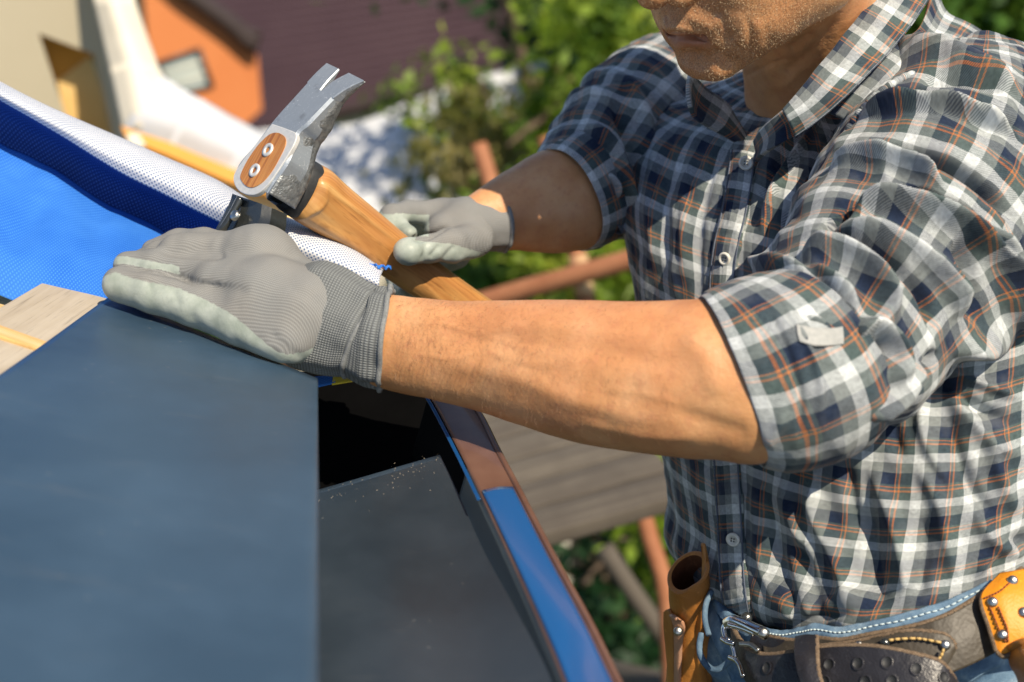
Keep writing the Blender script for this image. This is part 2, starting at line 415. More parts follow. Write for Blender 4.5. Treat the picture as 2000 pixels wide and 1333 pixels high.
# ---- glove knit + latex
def glovemat(name, ribs=True):
    m = MatB(name, rough=0.85, spec=0.2); u, v, _ = m.sep(m.co('UV')); c = m.co()
    ct = m.attr('coat')
    wob = m.math('MULTIPLY', m.math('SUBTRACT', m.noise(16, 1, c), 0.5), 0.006)
    r = m.math('FRACT', m.math('DIVIDE', m.math('ADD', v, wob), 0.0014))
    r = m.ramp(r, [(0, (0,) * 3), (0.5, (1,) * 3), (1, (0,) * 3)])
    k = m.ramp(m.math('FRACT', m.math('DIVIDE', u, 0.0012)), [(0, (0.2,) * 3), (0.5, (1,) * 3), (1, (0.2,) * 3)])
    base = m.mix(r, (0.19, 0.193, 0.19), (0.275, 0.28, 0.275))
    base = m.mix(0.25, base, m.mix(1.0, base, k, 'MULTIPLY'))
    base = m.mix(m.ramp(m.noise(26, 3, c), [(0.35, (0,) * 3), (0.7, (0.28,) * 3)]), base, (0.29, 0.265, 0.23))
    lat = m.ramp(m.noise(70, 4, c), [(0.3, (0.27, 0.31, 0.27)), (0.6, (0.38, 0.42, 0.375)), (0.8, (0.43, 0.46, 0.42))])
    lat = m.mix(m.ramp(m.noise(300, 3, c), [(0.55, (0,) * 3), (0.75, (0.35,) * 3)]), lat, (0.22, 0.25, 0.22))
    cf = m.ramp(m.math('ADD', ct, m.math('MULTIPLY', m.math('SUBTRACT', m.noise(240, 3, c), 0.5), 0.5)), [(0.42, (0,) * 3), (0.58, (1,) * 3)])
    m.set('Base Color', m.mix(cf, base, lat)); m.set('Roughness', m.mix(cf, (0.9,) * 3, (0.40,) * 3))
    hgt = m.mix(cf, r, m.noise(200, 4, c)); b = m.bump(hgt, 0.35, 0.0005); m.bump(m.noise(900, 2, c), 0.3, 0.0003, b)
    return m.m
GLOVE = glovemat('knit_glove_with_latex_palm')
def cuffmat():
    m = MatB('ribbed_cuff_knit', rough=0.9, spec=0.15); u, v, _ = m.sep(m.co('UV'))
    a = m.ramp(m.math('FRACT', m.math('DIVIDE', u, 0.0022)), [(0, (0.1,) * 3), (0.35, (1,) * 3), (0.65, (1,) * 3), (1, (0.1,) * 3)])
    b = m.ramp(m.math('FRACT', m.math('DIVIDE', v, 0.0017)), [(0, (0.3,) * 3), (0.4, (1,) * 3), (1, (0.2,) * 3)])
    h = m.math('MULTIPLY', a, b); c = m.mix(h, (0.11, 0.117, 0.118), (0.26, 0.275, 0.275))
    m.set('Base Color', c); m.bump(h, 0.8, 0.0008); return m.m
CUFF = cuffmat(); CUFF2 = glovemat('fine_cuff_knit')
HEM = simple('glove_hem_overlock', (0.16, 0.17, 0.17), (0.27, 0.28, 0.28), 500, 0.95, 0.8, 0.0008)
# ---- metals
def sheetmetal(name, c=(0.030, 0.046, 0.066), rough=0.42, sp=0.6, dust=0.13):
    m = MatB(name, c, rough, 0.0, sp); o = m.co()
    f = m.noise(9, 5, o, 0.6)
    col = m.mix(m.ramp(f, [(0.4, (0,) * 3), (0.75, (1,) * 3)]), c, tuple(x * 1.5 + 0.008 for x in c))
    d = m.n('TexVoronoi', {'Vector': o, 'Scale': 85.0, 'Randomness': 1.0}); dm = m.ramp(d, [(0.0, (1,) * 3), (0.06, (0.7,) * 3), (0.09, (0,) * 3)])
    gate = m.ramp(m.noise(25, 2, o), [(0.50, (0,) * 3), (0.60, (0.4,) * 3)])
    col = m.mix(m.math('MULTIPLY', dm, gate), col, (0.25, 0.25, 0.23))
    sm = m.noise(14, 5, m.mapv(o, (1, 3.5, 1), (0, 0, 0.5)), 0.7); col = m.mix(m.ramp(sm, [(0.58, (0,) * 3), (0.8, (dust,) * 3)]), col, (0.21, 0.20, 0.18))
    m.set('Base Color', col); m.set('Roughness', m.ramp(f, [(0.3, (rough - 0.06,) * 3), (0.7, (rough + 0.12,) * 3)]))
    m.set('Coat Weight', 0.25); m.set('Coat Roughness', 0.3)
    m.bump(m.noise(1200, 2, o), 0.05, 0.0002); return m.m
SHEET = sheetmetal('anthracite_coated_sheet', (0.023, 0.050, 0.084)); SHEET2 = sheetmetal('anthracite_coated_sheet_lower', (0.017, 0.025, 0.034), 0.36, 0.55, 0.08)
def steelmat():
    m = MatB('brushed_steel', (0.46, 0.50, 0.54), 0.42, 0.55); u, v, _ = m.sep(m.co('UV')); o = m.co()
    br = m.noise(1.0, 4, m.mapv(m.co('UV'), (2400, 90, 1)), 0.6)
    c = m.mix(br, (0.30, 0.34, 0.38), (0.44, 0.48, 0.52)); s = m.noise(260, 5, o, 0.7, dist=2.0)
    c = m.mix(m.ramp(s, [(0.60, (0,) * 3), (0.66, (0.8,) * 3)]), c, (0.75, 0.77, 0.78))
    c = m.mix(m.ramp(m.noise(90, 4, o), [(0.58, (0,) * 3), (0.75, (0.5,) * 3)]), c, (0.16, 0.17, 0.18))
    m.set('Base Color', c); m.set('Roughness', m.ramp(br, [(0.2, (0.36,) * 3), (0.8, (0.52,) * 3)])); m.bump(br, 0.25, 0.0003); return m.m
STEEL = steelmat()
ROUGHSTEEL = simple('scale_forged_steel', (0.22, 0.235, 0.24), (0.45, 0.46, 0.45), 260, 0.5, 0.9, 0.0008, 0.85, bscale=600)
SATIN = simple('satin_ground_steel', (0.66, 0.66, 0.64), (0.78, 0.77, 0.74), 300, 0.55, 0.2, 0.0003, 0.45)
BLACKSTEEL = simple('black_lacquered_steel', (0.012, 0.014, 0.013), (0.035, 0.038, 0.036), 60, 0.24, 0.15, 0.0006, 0.0, 0.7, Coat_Weight=0.5, Coat_Roughness=0.15)
RUBBER = simple('black_rubber', (0.012, 0.013, 0.014), (0.03, 0.031, 0.033), 200, 0.6, 0.3, 0.0004)
CHROME = simple('chromed_steel', (0.75, 0.75, 0.74), (0.62, 0.62, 0.62), 50, 0.14, 0.08, 0.0003, 1.0)
NICKEL = simple('nickel_rivet', (0.55, 0.54, 0.50), (0.38, 0.37, 0.34), 300, 0.32, 0.2, 0.0003, 1.0)
def woodmat(name, ca, cb, cc, scale=1.0, rough=0.42, along='v', coat=0.2, freq=150):
    m = MatB(name, ca, rough); uvv = m.co('UV'); sc = (freq * scale, 5 * scale, 1) if along == 'v' else (5 * scale, freq * scale, 1)
    f = m.noise(1.0, 5, m.mapv(uvv, sc), 0.6, dist=0.8); g = m.noise(1.0, 3, m.mapv(uvv, tuple(x * 5.5 for x in sc)), 0.6)
    c = m.ramp(f, [(0.28, ca), (0.5, cb), (0.72, cc)]); c = m.mix(m.ramp(g, [(0.55, (0,) * 3), (0.78, (0.75,) * 3)]), c, tuple(x * 0.35 for x in ca))
    w = m.noise(1.0, 2, m.mapv(uvv, (22, 10, 1)), 0.5); c = m.mix(m.ramp(w, [(0.4, (0,) * 3), (0.7, (0.45,) * 3)]), c, ca)
    m.set('Base Color', c); m.set('Coat Weight', coat); m.set('Coat Roughness', 0.25); m.bump(g, 0.35, 0.0005); return m.m
HICKORY = woodmat('oiled_hickory', (0.34, 0.125, 0.032), (0.50, 0.24, 0.072), (0.62, 0.36, 0.13))
ENDWOOD = woodmat('end_grain_hickory', (0.24, 0.07, 0.014), (0.50, 0.20, 0.045), (0.64, 0.32, 0.09), freq=420)
PINE = woodmat('pine_board', (0.62, 0.36, 0.12), (0.74, 0.52, 0.22), (0.78, 0.62, 0.34), 0.6, 0.6, 'u', 0.0, 200)
GREYBOARD = woodmat('weathered_sanded_board', (0.40, 0.33, 0.24), (0.47, 0.40, 0.30), (0.52, 0.45, 0.35), 0.6, 0.7, 'u', 0.0, 160)
DECKWOOD = woodmat('weathered_deck_board', (0.065, 0.052, 0.040), (0.105, 0.088, 0.068), (0.16, 0.135, 0.10), 0.35, 0.8, 'u', 0.0, 150)
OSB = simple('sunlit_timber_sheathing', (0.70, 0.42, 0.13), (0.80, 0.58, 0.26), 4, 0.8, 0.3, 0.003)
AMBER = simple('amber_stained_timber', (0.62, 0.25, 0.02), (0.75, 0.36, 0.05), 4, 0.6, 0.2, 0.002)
# ---- leathers, denim
def leather(name, a, b, rough=0.45, scale=160):
    m = MatB(name, a, rough, 0, 0.45); o = m.co()
    c = m.mix(m.ramp(m.noise(24, 4, o), [(0.3, (0,) * 3), (0.7, (1,) * 3)]), a, b); c = m.mix(m.ramp(m.noise(200, 4, o), [(0.6, (0,) * 3), (0.72, (0.4,) * 3)]), c, tuple(min(1, x * 1.8 + 0.02) for x in b))
    m.set('Base Color', c); v = m.n('TexVoronoi', {'Vector': m.mapv(o, (1, 1, 1)), 'Scale': float(scale) * 4}); bb = m.bump(v, 0.25, 0.0006); m.bump(m.noise(scale, 4, o), 0.35, 0.001, bb); return m.m
BLACKLEATHER = leather('black_smooth_leather', (0.016, 0.015, 0.018), (0.03, 0.029, 0.034), 0.36)
BROWNLEATHER = leather('dark_brown_belt_leather', (0.040, 0.032, 0.022), (0.062, 0.051, 0.036), 0.5, 90)
EDGELEATHER = simple('raw_leather_edge', (0.13, 0.085, 0.05), (0.24, 0.17, 0.11), 500, 0.9, 0.9, 0.0008)
TAN = leather('tan_leather', (0.40, 0.15, 0.028), (0.52, 0.22, 0.05), 0.42)
ORANGE = leather('orange_leather', (0.74, 0.255, 0.010), (0.80, 0.30, 0.014), 0.5)
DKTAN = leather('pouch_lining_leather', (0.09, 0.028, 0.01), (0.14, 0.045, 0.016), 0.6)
def denimmat():
    m = MatB('washed_denim', rough=0.85, spec=0.2); o = m.co(); u, v, _ = m.sep(m.co('UV'))
    c = m.ramp(m.noise(45, 5, o, 0.7), [(0.3, (0.06, 0.12, 0.21)), (0.55, (0.17, 0.27, 0.38)), (0.75, (0.40, 0.50, 0.58))])
    tw = m.ramp(m.math('FRACT', m.math('DIVIDE', m.math('ADD', u, v), 0.0011)), [(0, (0.7,) * 3), (0.5, (1.15,) * 3), (1, (0.7,) * 3)])
    m.set('Base Color', m.mix(1.0, c, tw, 'MULTIPLY')); m.bump(m.noise(700, 3, o), 0.6, 0.0005); return m.m
DENIM = denimmat()
THREAD = simple('tan_thread', (0.55, 0.36, 0.12), (0.65, 0.45, 0.18), 900, 0.8, 0.3); THREADW = simple('pale_blue_thread', (0.5, 0.62, 0.66), (0.6, 0.7, 0.72), 900, 0.8, 0.3)
THREADD = simple('brown_thread', (0.25, 0.07, 0.02), (0.3, 0.09, 0.03), 900, 0.8, 0.3)
BUTTON = simple('pearl_button', (0.60, 0.58, 0.50), (0.72, 0.70, 0.64), 120, 0.25, 0.1, 0.0003, Coat_Weight=0.5)
# ---- membrane
def membrane(name, base, dots, per=0.0026, dotr=0.3, base2=None):
    m = MatB(name, base, 0.75, 0, 0.3); u, v, _ = m.sep(m.co('UV'))
    a = m.math('DIVIDE', m.math('ADD', u, v), per * 1.414); b = m.math('DIVIDE', m.math('SUBTRACT', u, v), per * 1.414)
    fa = m.math('SUBTRACT', m.math('FRACT', a), 0.5); fb = m.math('SUBTRACT', m.math('FRACT', b), 0.5)
    d = m.math('SQRT', m.math('ADD', m.math('MULTIPLY', fa, fa), m.math('MULTIPLY', fb, fb)))
    k = m.ramp(d, [(dotr - 0.06, (1,) * 3), (dotr + 0.06, (0,) * 3)])
    bb = m.mix(m.ramp(m.noise(22, 4, m.co()), [(0.35, (0,) * 3), (0.7, (1,) * 3)]), base, base2 or base)
    m.set('Base Color', m.mix(k, bb, dots)); m.bump(k, 0.3, -0.0003); return m.m
MEM_WHITE = membrane('white_dotted_membrane', (0.56, 0.58, 0.62), (0.09, 0.15, 0.30), dotr=0.29, base2=(0.66, 0.67, 0.70))
MEM_SHADED = membrane('shaded_blue_dotted_membrane', (0.003, 0.026, 0.15), (0.05, 0.13, 0.42), dotr=0.24, base2=(0.004, 0.035, 0.19))  # darker copy of the blue; shade under the white roll is in its colour
MEM_BLUE = membrane('blue_woven_membrane', (0.014, 0.125, 0.54), (0.05, 0.22, 0.66), per=0.0022, dotr=0.28, base2=(0.03, 0.17, 0.60))
# ---- far things
BEIGE = simple('beige_render', (0.43, 0.38, 0.27), (0.48, 0.43, 0.32), 2, 0.9, 0.2, 0.003)
CREAM = simple('cream_board', (0.66, 0.60, 0.48), (0.72, 0.67, 0.56), 3, 0.8, 0.2, 0.003)
WHITEMEM = simple('white_roof_membrane', (0.50, 0.52, 0.55), (0.60, 0.61, 0.63), 2, 0.7, 0.4, 0.01)
ORANGEWALL = simple('orange_render', (0.62, 0.195, 0.06), (0.70, 0.25, 0.085), 1, 0.9, 0.2, 0.01)
FRAME = simple('dark_window_frame', (0.03, 0.03, 0.035), (0.05, 0.05, 0.055), 5, 0.5, 0)
PANE = simple('curtained_window_pane', (0.50, 0.58, 0.56), (0.60, 0.66, 0.62), 3, 0.12, 0)
GUTTERB = simple('dark_brown_gutter', (0.035, 0.022, 0.02), (0.05, 0.035, 0.03), 5, 0.5, 0)
RUST = simple('rusty_painted_tube', (0.29, 0.105, 0.045), (0.40, 0.17, 0.08), 14, 0.7, 0.6, 0.002)
PALEPOLE = simple('sunlit_pole_tone', (0.62, 0.50, 0.28), (0.40, 0.17, 0.08), 9, 0.8, 0.5, 0.002)  # yellowish sunlight on the post is put into this pale colour
def leafmat(name, a, b, c):
    m = MatB(name, a, 0.5, 0, 0.4); o = m.co()
    col = m.ramp(m.noise(3.0, 3, o), [(0.3, a), (0.5, b), (0.7, c)]); m.set('Base Color', col)
    m.set('Subsurface Weight', 0.0); t = m.t; tr = t.nodes.new('ShaderNodeBsdfTranslucent'); t.links.new(col, tr.inputs[0]); mx = t.nodes.new('ShaderNodeMixShader'); mx.inputs[0].default_value = 0.35
    out = t.nodes['Material Output']; t.links.new(m.b.outputs[0], mx.inputs[1]); t.links.new(tr.outputs[0], mx.inputs[2]); t.links.new(mx.outputs[0], out.inputs[0]); return m.m
LEAF_LIME = leafmat('lime_leaves', (0.05, 0.11, 0.012), (0.16, 0.25, 0.018), (0.36, 0.42, 0.05))
LEAF_MID = leafmat('mid_green_leaves', (0.03, 0.085, 0.012), (0.07, 0.16, 0.02), (0.15, 0.26, 0.03))
LEAF_DARK = leafmat('dark_evergreen_leaves', (0.008, 0.035, 0.012), (0.018, 0.06, 0.018), (0.04, 0.10, 0.025))
LEAF_OLIVE = leafmat('olive_brown_leaves', (0.08, 0.09, 0.02), (0.16, 0.16, 0.03), (0.30, 0.26, 0.10))
BARK = simple('bark', (0.09, 0.06, 0.04), (0.16, 0.11, 0.07), 12, 0.9, 0.8, 0.01)
GROUND = simple('dark_garden_ground', (0.018, 0.024, 0.012), (0.045, 0.055, 0.022), 1.5, 0.95, 0.6, 0.05)
# ================================================================== ground and far buildings
def zplane_cam(z):    # camera-space origin of the horizontal plane at world height z
    return UP * (z - CAMLOC[2])
g = 60.0; vs = np.array([[-g, -8, 0], [g, -8, 0], [g, 120, 0], [-g, 120, 0]], float)
tag(mk('ground', vs, [(0, 1, 2, 3)], GROUND, world=True, smooth=False), kind='structure')

def wallpoly(name, pts, d, thick, mat, parent, n=None, yaw=0.0):
    """upright slab: photo polygon laid on an upright plane through the first point at depth d, thickness away from the viewer"""
    nn = TH * math.cos(yaw) + RH * math.sin(yaw) if n is None else np.asarray(n, float)
    o = P(pts[0][0], pts[0][1], d); v = [onplane(x, y, o, nn) for x, y in pts]
    v, f = prism(v, -nn * thick); return mk(name, v, f, mat, parent, smooth=False)
def groundbase(px, py, d):
    c = P(px, py, d); return c + UP * (-(tow(c)[2]))

# --- orange house with its big dark roof
h = empty('orange_house', groundbase(380, 120, 13), 'orange rendered house with dark tiled roof and one small upper window', 'house')
OW = [(240, -260), (330, -260), (345, -12), (430, 40), (503, 108), (512, 215), (455, 262), (455, 420), (300, 420), (268, 0)]
o_ = P(400, 150, 13.0); nW = unit(TH * 0.90 + RH * 0.42)
def onW(x, y, off=0.0): return onplane(x, y, o_ + nW * off, nW)
win = [(306, 126), (388, 98), (413, 168), (336, 186)]
L_ = [(268, -150), (306, -150), (306, 126), (336, 186), (336, 520), (330, 520)]
v, f = prism([onW(*p) for p in L_], -nW * 0.25); mk('wall', v, f, ORANGEWALL, h, smooth=False)
v, f = prism([onW(*p) for p in [(306, -150), (335, -150), (350, -8), (430, 40), (503, 108), (413, 168), (388, 98), (306, 126)]], -nW * 0.25)
mk('wall', v, f, ORANGEWALL, h, smooth=False)
v, f = prism([onW(*p) for p in [(336, 186), (413, 168), (503, 108), (512, 215), (458, 262), (440, 520), (336, 520)]], -nW * 0.25); mk('wall', v, f, ORANGEWALL, h, smooth=False)
wn_ = mk('window', *prism([onW(*p, -0.01) for p in win], -nW * 0.03), PANE, h, smooth=False)
for i in range(4):
    a, b = onW(*win[i], 0.0), onW(*win[(i + 1) % 4], 0.0); v, f = boxv((a + b) / 2, (b - a) / 2 * 1.04, unit(np.cross(b - a, nW)) * 0.022, nW * 0.015)
    mk('frame', v, f, FRAME, wn_, smooth=False)
for t in (0.33, 0.66):
    a = onW(*win[0], 0) * (1 - t) + onW(*win[3], 0) * t; b = onW(*win[1], 0) * (1 - t) + onW(*win[2], 0) * t
    v, f = boxv((a + b) / 2, (b - a) / 2, unit(np.cross(b - a, nW)) * 0.008, nW * 0.01); mk('glazing_bar', v, f, CREAM, wn_, smooth=False)
gpts = [onW(x, y, 0.07) for x, y in [(300, -70), (350, -22), (400, 14), (450, 52), (480, 80), (500, 92)]]
v, f = pipe(gpts, 0.075, 10); mk('gutter', v, f, GUTTERB, h)
gp2 = [onW(x, y, 0.02) for x, y in [(300, -80), (350, -32), (400, 4), (450, 38), (480, 62), (506, 74)]]
v, f = pipe(gp2, 0.06, 10); mk('verge_board', v, f, GUTTERB, h)
# roof: courses of tiles, each a stepped strip
nR = unit(UP * 0.80 + TH * 0.58 - RH * 0.15); oR = P(700, 100, 15.0)
rl = unit(np.cross(nR, unit(UP * 0.9 + RH * 0.28))); 
RT = (0.050, 0.026, 0.031)
TILE = simple('plum_brown_roof_tiles', RT, (0.066, 0.037, 0.042), 1.2, 0.55, 0.3, 0.01)
top_e = [onplane(x, y, oR, nR) for x, y in [(250, -330), (1180, -330)]]
bot_e = [onplane(x, y, oR, nR) for x, y in [(470, 262), (1090, 100)]]
NC = 34; Vc, Fc_ = [], []
for i in range(NC):
    t0, t1 = i / NC, (i + 1.15) / NC
    a0 = top_e[0] * (1 - t0) + bot_e[0] * t0; b0 = top_e[1] * (1 - t0) + bot_e[1] * t0
    a1 = top_e[0] * (1 - t1) + bot_e[0] * t1; b1 = top_e[1] * (1 - t1) + bot_e[1] * t1
    v, f = prism([a0, a1 + nR * 0.014, b1 + nR * 0.014, b0], -nR * 0.03); Vc.append(v); Fc_.append([tuple(k + 8 * i for k in q) for q in f])
roof = mk('roof', np.concatenate(Vc), sum(Fc_, []), TILE, h, smooth=False)
v, f = prism([top_e[0] - nR * .05, bot_e[0] - nR * .05, bot_e[1] - nR * .05, top_e[1] - nR * .05], -nR * 0.12); mk('roof_deck', v, f, GUTTERB, h, smooth=False)
v, f = pipe([bot_e[0] + UP * -0.05, bot_e[1] + UP * -0.05], 0.07, 10); mk('gutter', v, f, GUTTERB, h)

# --- white sheeted lower roof between the houses
wr = empty('white_outbuilding', groundbase(780, 300, 9), 'low white outbuilding lying in leaf shade behind the hammer', 'outbuilding')
nw = unit(UP * 0.75 + TH * 0.62 + RH * 0.12); ow = P(780, 300, 8.6)
G = np.array([[onplane(x, y, ow, nw) for x, y in row] for row in [[(470, 262), (700, 232), (860, 178), (1080, 112)], [(500, 350), (700, 330), (880, 300), (1080, 250)], [(520, 470), (700, 450), (880, 420), (1080, 380)]]])
G = np.swapaxes(crom(np.swapaxes(crom(G, np.linspace(0, 2, 30)), 0, 1), np.linspace(0, 3, 50)), 0, 1)
G = G + nw * (0.05 * fbm(G * 2.2, 3, 5))[..., None]
v, f, uv = shell(G, 0.06); mk('roof_sheet', v, f, WHITEMEM, wr, uv)
c0, c1 = G[-1, 0], G[-1, -1]; v, f = prism([c0 - UP * .05, c1 - UP * .05, c1 - UP * 6, c0 - UP * 6], -TH * 0.2); mk('wall', v, f, CREAM, wr, smooth=False)

# --- dormer under construction (beige wall, timber lined opening, white membrane)
dm = empty('unfinished_dormer', P(120, 240, 3.2), 'beige dormer wall with a timber lined opening beside white roof membrane', 'dormer')
dW = unit(TH * 0.9 + RH * 0.42); oD = P(120, 150, 3.2)
def onD(x, y, off=0.0): return onplane(x, y, oD + dW * off, dW)
def dpoly(name, pts, off, th, mat): v, f = prism([onD(x, y, off) for x, y in pts], -dW * th); return mk(name, v, f, mat, dm, smooth=False)
dpoly('wall', [(-160, -160), (76, -160), (76, 66), (100, 140), (126, 218), (160, 330), (-160, 330)], 0, 0.06, BEIGE)
dpoly('wall', [(76, -160), (186, -160), (188, 108), (76, 66)], 0, 0.06, BEIGE)
dpoly('wall', [(186, -160), (205, -160), (262, 300), (232, 300), (188, 108)], 0, 0.06, BEIGE)
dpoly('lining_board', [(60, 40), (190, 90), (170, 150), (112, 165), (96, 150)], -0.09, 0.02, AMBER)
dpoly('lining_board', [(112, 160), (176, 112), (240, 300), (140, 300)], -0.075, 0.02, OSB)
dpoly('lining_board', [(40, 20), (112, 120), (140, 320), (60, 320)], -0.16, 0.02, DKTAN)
for nm, mt, rr in [('fascia_board', CREAM, [[(150, -140, 3.06), (195, -140, 3.05), (240, -140, 3.10)], [(182, 0, 3.05), (222, 0, 3.02), (264, 0, 3.08)], [(214, 140, 3.03), (262, 130, 3.0), (314, 140, 3.06)], [(240, 262, 3.0), (285, 245, 2.97), (345, 185, 3.04)]]),
                   ('membrane_strip', WHITEMEM, [[(236, 262, 2.995), (262, 215, 2.985), (300, 140, 3.05)], [(330, 290, 2.95), (362, 235, 2.94), (398, 196, 3.03)], [(450, 332, 2.90), (480, 290, 2.90), (515, 262, 3.02)], [(560, 372, 2.85), (600, 335, 2.88), (650, 332, 3.0)]])]:
    a_ = PA(rr); G = np.concatenate([[a_[k] * (1 - t) + a_[k + 1] * t for t in np.linspace(0, 1, 14)] for k in range(len(a_) - 1)]); G = np.swapaxes(crom(np.swapaxes(G, 0, 1), np.linspace(0, 2, 16)), 0, 1)
    G = G + unit(np.array([0.2, 0.6, 0.7])) * (0.004 * fbm(G * 9, 3, 8))[..., None]
    v, f, uv = shell(G, 0.012); mk(nm, v, f, mt, dm, uv)
for pts, d, mt, nm in [([(236, 246), (330, 278), (450, 328), (560, 370), (560, 392), (440, 352), (330, 304), (248, 272)], 2.86, AMBER, 'batten'),
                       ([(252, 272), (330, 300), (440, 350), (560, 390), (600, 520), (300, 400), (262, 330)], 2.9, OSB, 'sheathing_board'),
                       ([(248, 262), (268, 258), (284, 282), (268, 296), (252, 286)], 2.80, CREAM, 'bracket')]:
    o_1 = P(pts[0][0], pts[0][1], d); n1 = unit(TH * 0.8 + UP * 0.5 + RH * 0.2); v, f = prism([onplane(x, y, o_1, n1) for x, y in pts], -n1 * 0.03); mk(nm, v, f, mt, dm, smooth=False)

# ================================================================== trees
def leaves(n, c, r, size, seed, clumps=26, flat=0.35):
    rg = np.random.default_rng(seed); cl = rg.normal(size=(clumps, 3)); cl = cl / np.linalg.norm(cl, axis=1, keepdims=True) * rg.uniform(0.35, 0.95, (clumps, 1))
    k = rg.integers(0, clumps, n); p = cl[k] + rg.normal(size=(n, 3)) * rg.uniform(0.10, 0.26, (clumps, 1))[k]
    p = p * np.asarray(r) + np.asarray(c)
    a = unit(rg.normal(size=(n, 3))); b = unit(np.cross(a, rg.normal(size=(n, 3)))); s = size * rg.uniform(0.6, 1.3, (n, 1)); w = s * rg.uniform(0.35, 0.6, (n, 1))
    nn = np.cross(a, b)
    v = np.stack([p - a * s, p + b * w + nn * s * 0.12, p + a * s, p - b * w + nn * s * 0.12], 1).reshape(-1, 3)
    return v, np.arange(n * 4).reshape(-1, 4)
def tree(name, px, py, d, r, n, size, mat, label, seed, cat='tree', clumps=26, group=None):
    c = P(px, py, d); base = c + UP * (-(tow(c)[2])); e = empty(name, base, label, cat, group)
    rw = np.asarray(r) if np.ndim(r) else np.array([r, r, r])
    Cw = tow(c); v, f = leaves(n, Cw, rw, size, seed, clumps)
    mk('crown', v, f, mat, e, world=True, smooth=False)
    rg = np.random.default_rng(seed); hgt = Cw[2]; pts = [tow(base) + np.array([rg.uniform(-.15, .15) * math.sin(k), rg.uniform(-.1, .1) * math.sin(k * 1.7), hgt * k / 5]) for k in range(6)]
    tr, fc = pipe(np.array(pts), np.linspace(0.10, 0.03, 6) * max(0.6, rw[0]), 8, 14); t = mk('trunk', tr, fc, BARK, e, world=True)
    for k in range(6):
        q = pts[3 + k % 3]; dr = unit(rg.normal(size=3) + np.array([0, 0, .6])) * rw * 0.8
        v, f = pipe(np.array([q, q + dr * .5 + rg.normal(size=3) * .05, q + dr]), np.array([.03, .02, .008]) * max(0.6, rw[0]), 6, 7); mk('limb', v, f, BARK, e, world=True)
    return e
tree('evergreen_tree', 1215, 20, 9.5, (1.0, 0.8, 1.5), 9000, 0.075, LEAF_DARK, 'dark evergreen tree rising right of the plum brown roof', 1, clumps=40)
tree('evergreen_tree', 1330, 250, 8.5, (0.9, 0.8, 1.3), 7000, 0.07, LEAF_DARK, 'dark evergreen tree hidden mostly by the man and his right arm', 2, clumps=40)
tree('broadleaf_tree', 1910, -20, 10.5, (1.9, 1.2, 1.5), 15000, 0.085, LEAF_MID, 'mid green tree seen over the near shoulder in the top corner', 3, clumps=60)
tree('broadleaf_tree', 1590, -60, 12, (1.6, 1.2, 1.6), 8000, 0.09, LEAF_MID, 'mid green tree hidden behind the head', 12, clumps=50)
tree('lime_tree', 1165, 190, 5.2, (0.38, 0.4, 0.42), 3200, 0.034, LEAF_LIME, 'bright lime leaved shrub tree left of the right shoulder', 4, clumps=18)
tree('lime_tree', 985, 265, 5.6, (0.44, 0.35, 0.36), 1300, 0.032, LEAF_OLIVE, 'sparse olive leaved shrub in front of the white outbuilding', 5, clumps=16)
tree('lime_tree', 890, 205, 6.0, (0.30, 0.3, 0.20), 480, 0.034, LEAF_LIME, 'thin lime sprigs overlapping the plum brown roof edge', 6, clumps=8)
tree('lime_tree', 1215, 470, 4.6, (0.42, 0.4, 0.34), 3400, 0.030, LEAF_LIME, 'lime leaved shrub seen beneath the right forearm', 7, clumps=20)
tree('broadleaf_tree', 1060, 480, 6.6, (0.85, 0.7, 0.5), 5000, 0.05, LEAF_MID, 'mid green shrub behind the right hand glove', 8, clumps=34)
tree('broadleaf_tree', 1160, 400, 7.2, (0.7, 0.6, 0.7), 4000, 0.055, LEAF_OLIVE, 'brownish green shrub behind the right forearm', 9, clumps=30)
tree('broadleaf_tree', 985, -150, 7.2, (0.9, 0.5, 0.36), 1000, 0.05, LEAF_MID, 'overhanging tree whose leaf shade dapples the white outbuilding', 14, clumps=26)
tree('lime_tree', 1335, 1000, 4.0, (0.24, 0.3, 0.26), 1300, 0.034, LEAF_LIME, 'lime leaved shrub below the plank deck beside the shirt front', 10, clumps=12)
tree('broadleaf_tree', 1240, 1180, 5.2, (0.55, 0.6, 0.5), 2400, 0.045, LEAF_DARK, 'dark shrub deep below the scaffold deck', 11, clumps=16)
gv = []
rg = np.random.default_rng(3)
n = 16000; x = rg.uniform(-9, 12, n); y = rg.uniform(3, 22, n); z = np.abs(fbm(np.stack([x, y, x * 0], 1) * 0.6, 2, 3)) * 1.2 * rg.uniform(0, 1, n)
a = unit(rg.normal(size=(n, 3))); b = unit(np.cross(a, rg.normal(size=(n, 3)))); s = rg.uniform(0.05, 0.12, (n, 1)); p = np.stack([x, y, z + .05], 1)
v = np.stack([p - a * s, p + b * s * .5, p + a * s, p - b * s * .5], 1).reshape(-1, 3)
tag(mk('undergrowth', v, np.arange(n * 4).reshape(-1, 4), LEAF_MID, world=True, smooth=False), 'green undergrowth on the dark garden floor', None, kind='stuff')

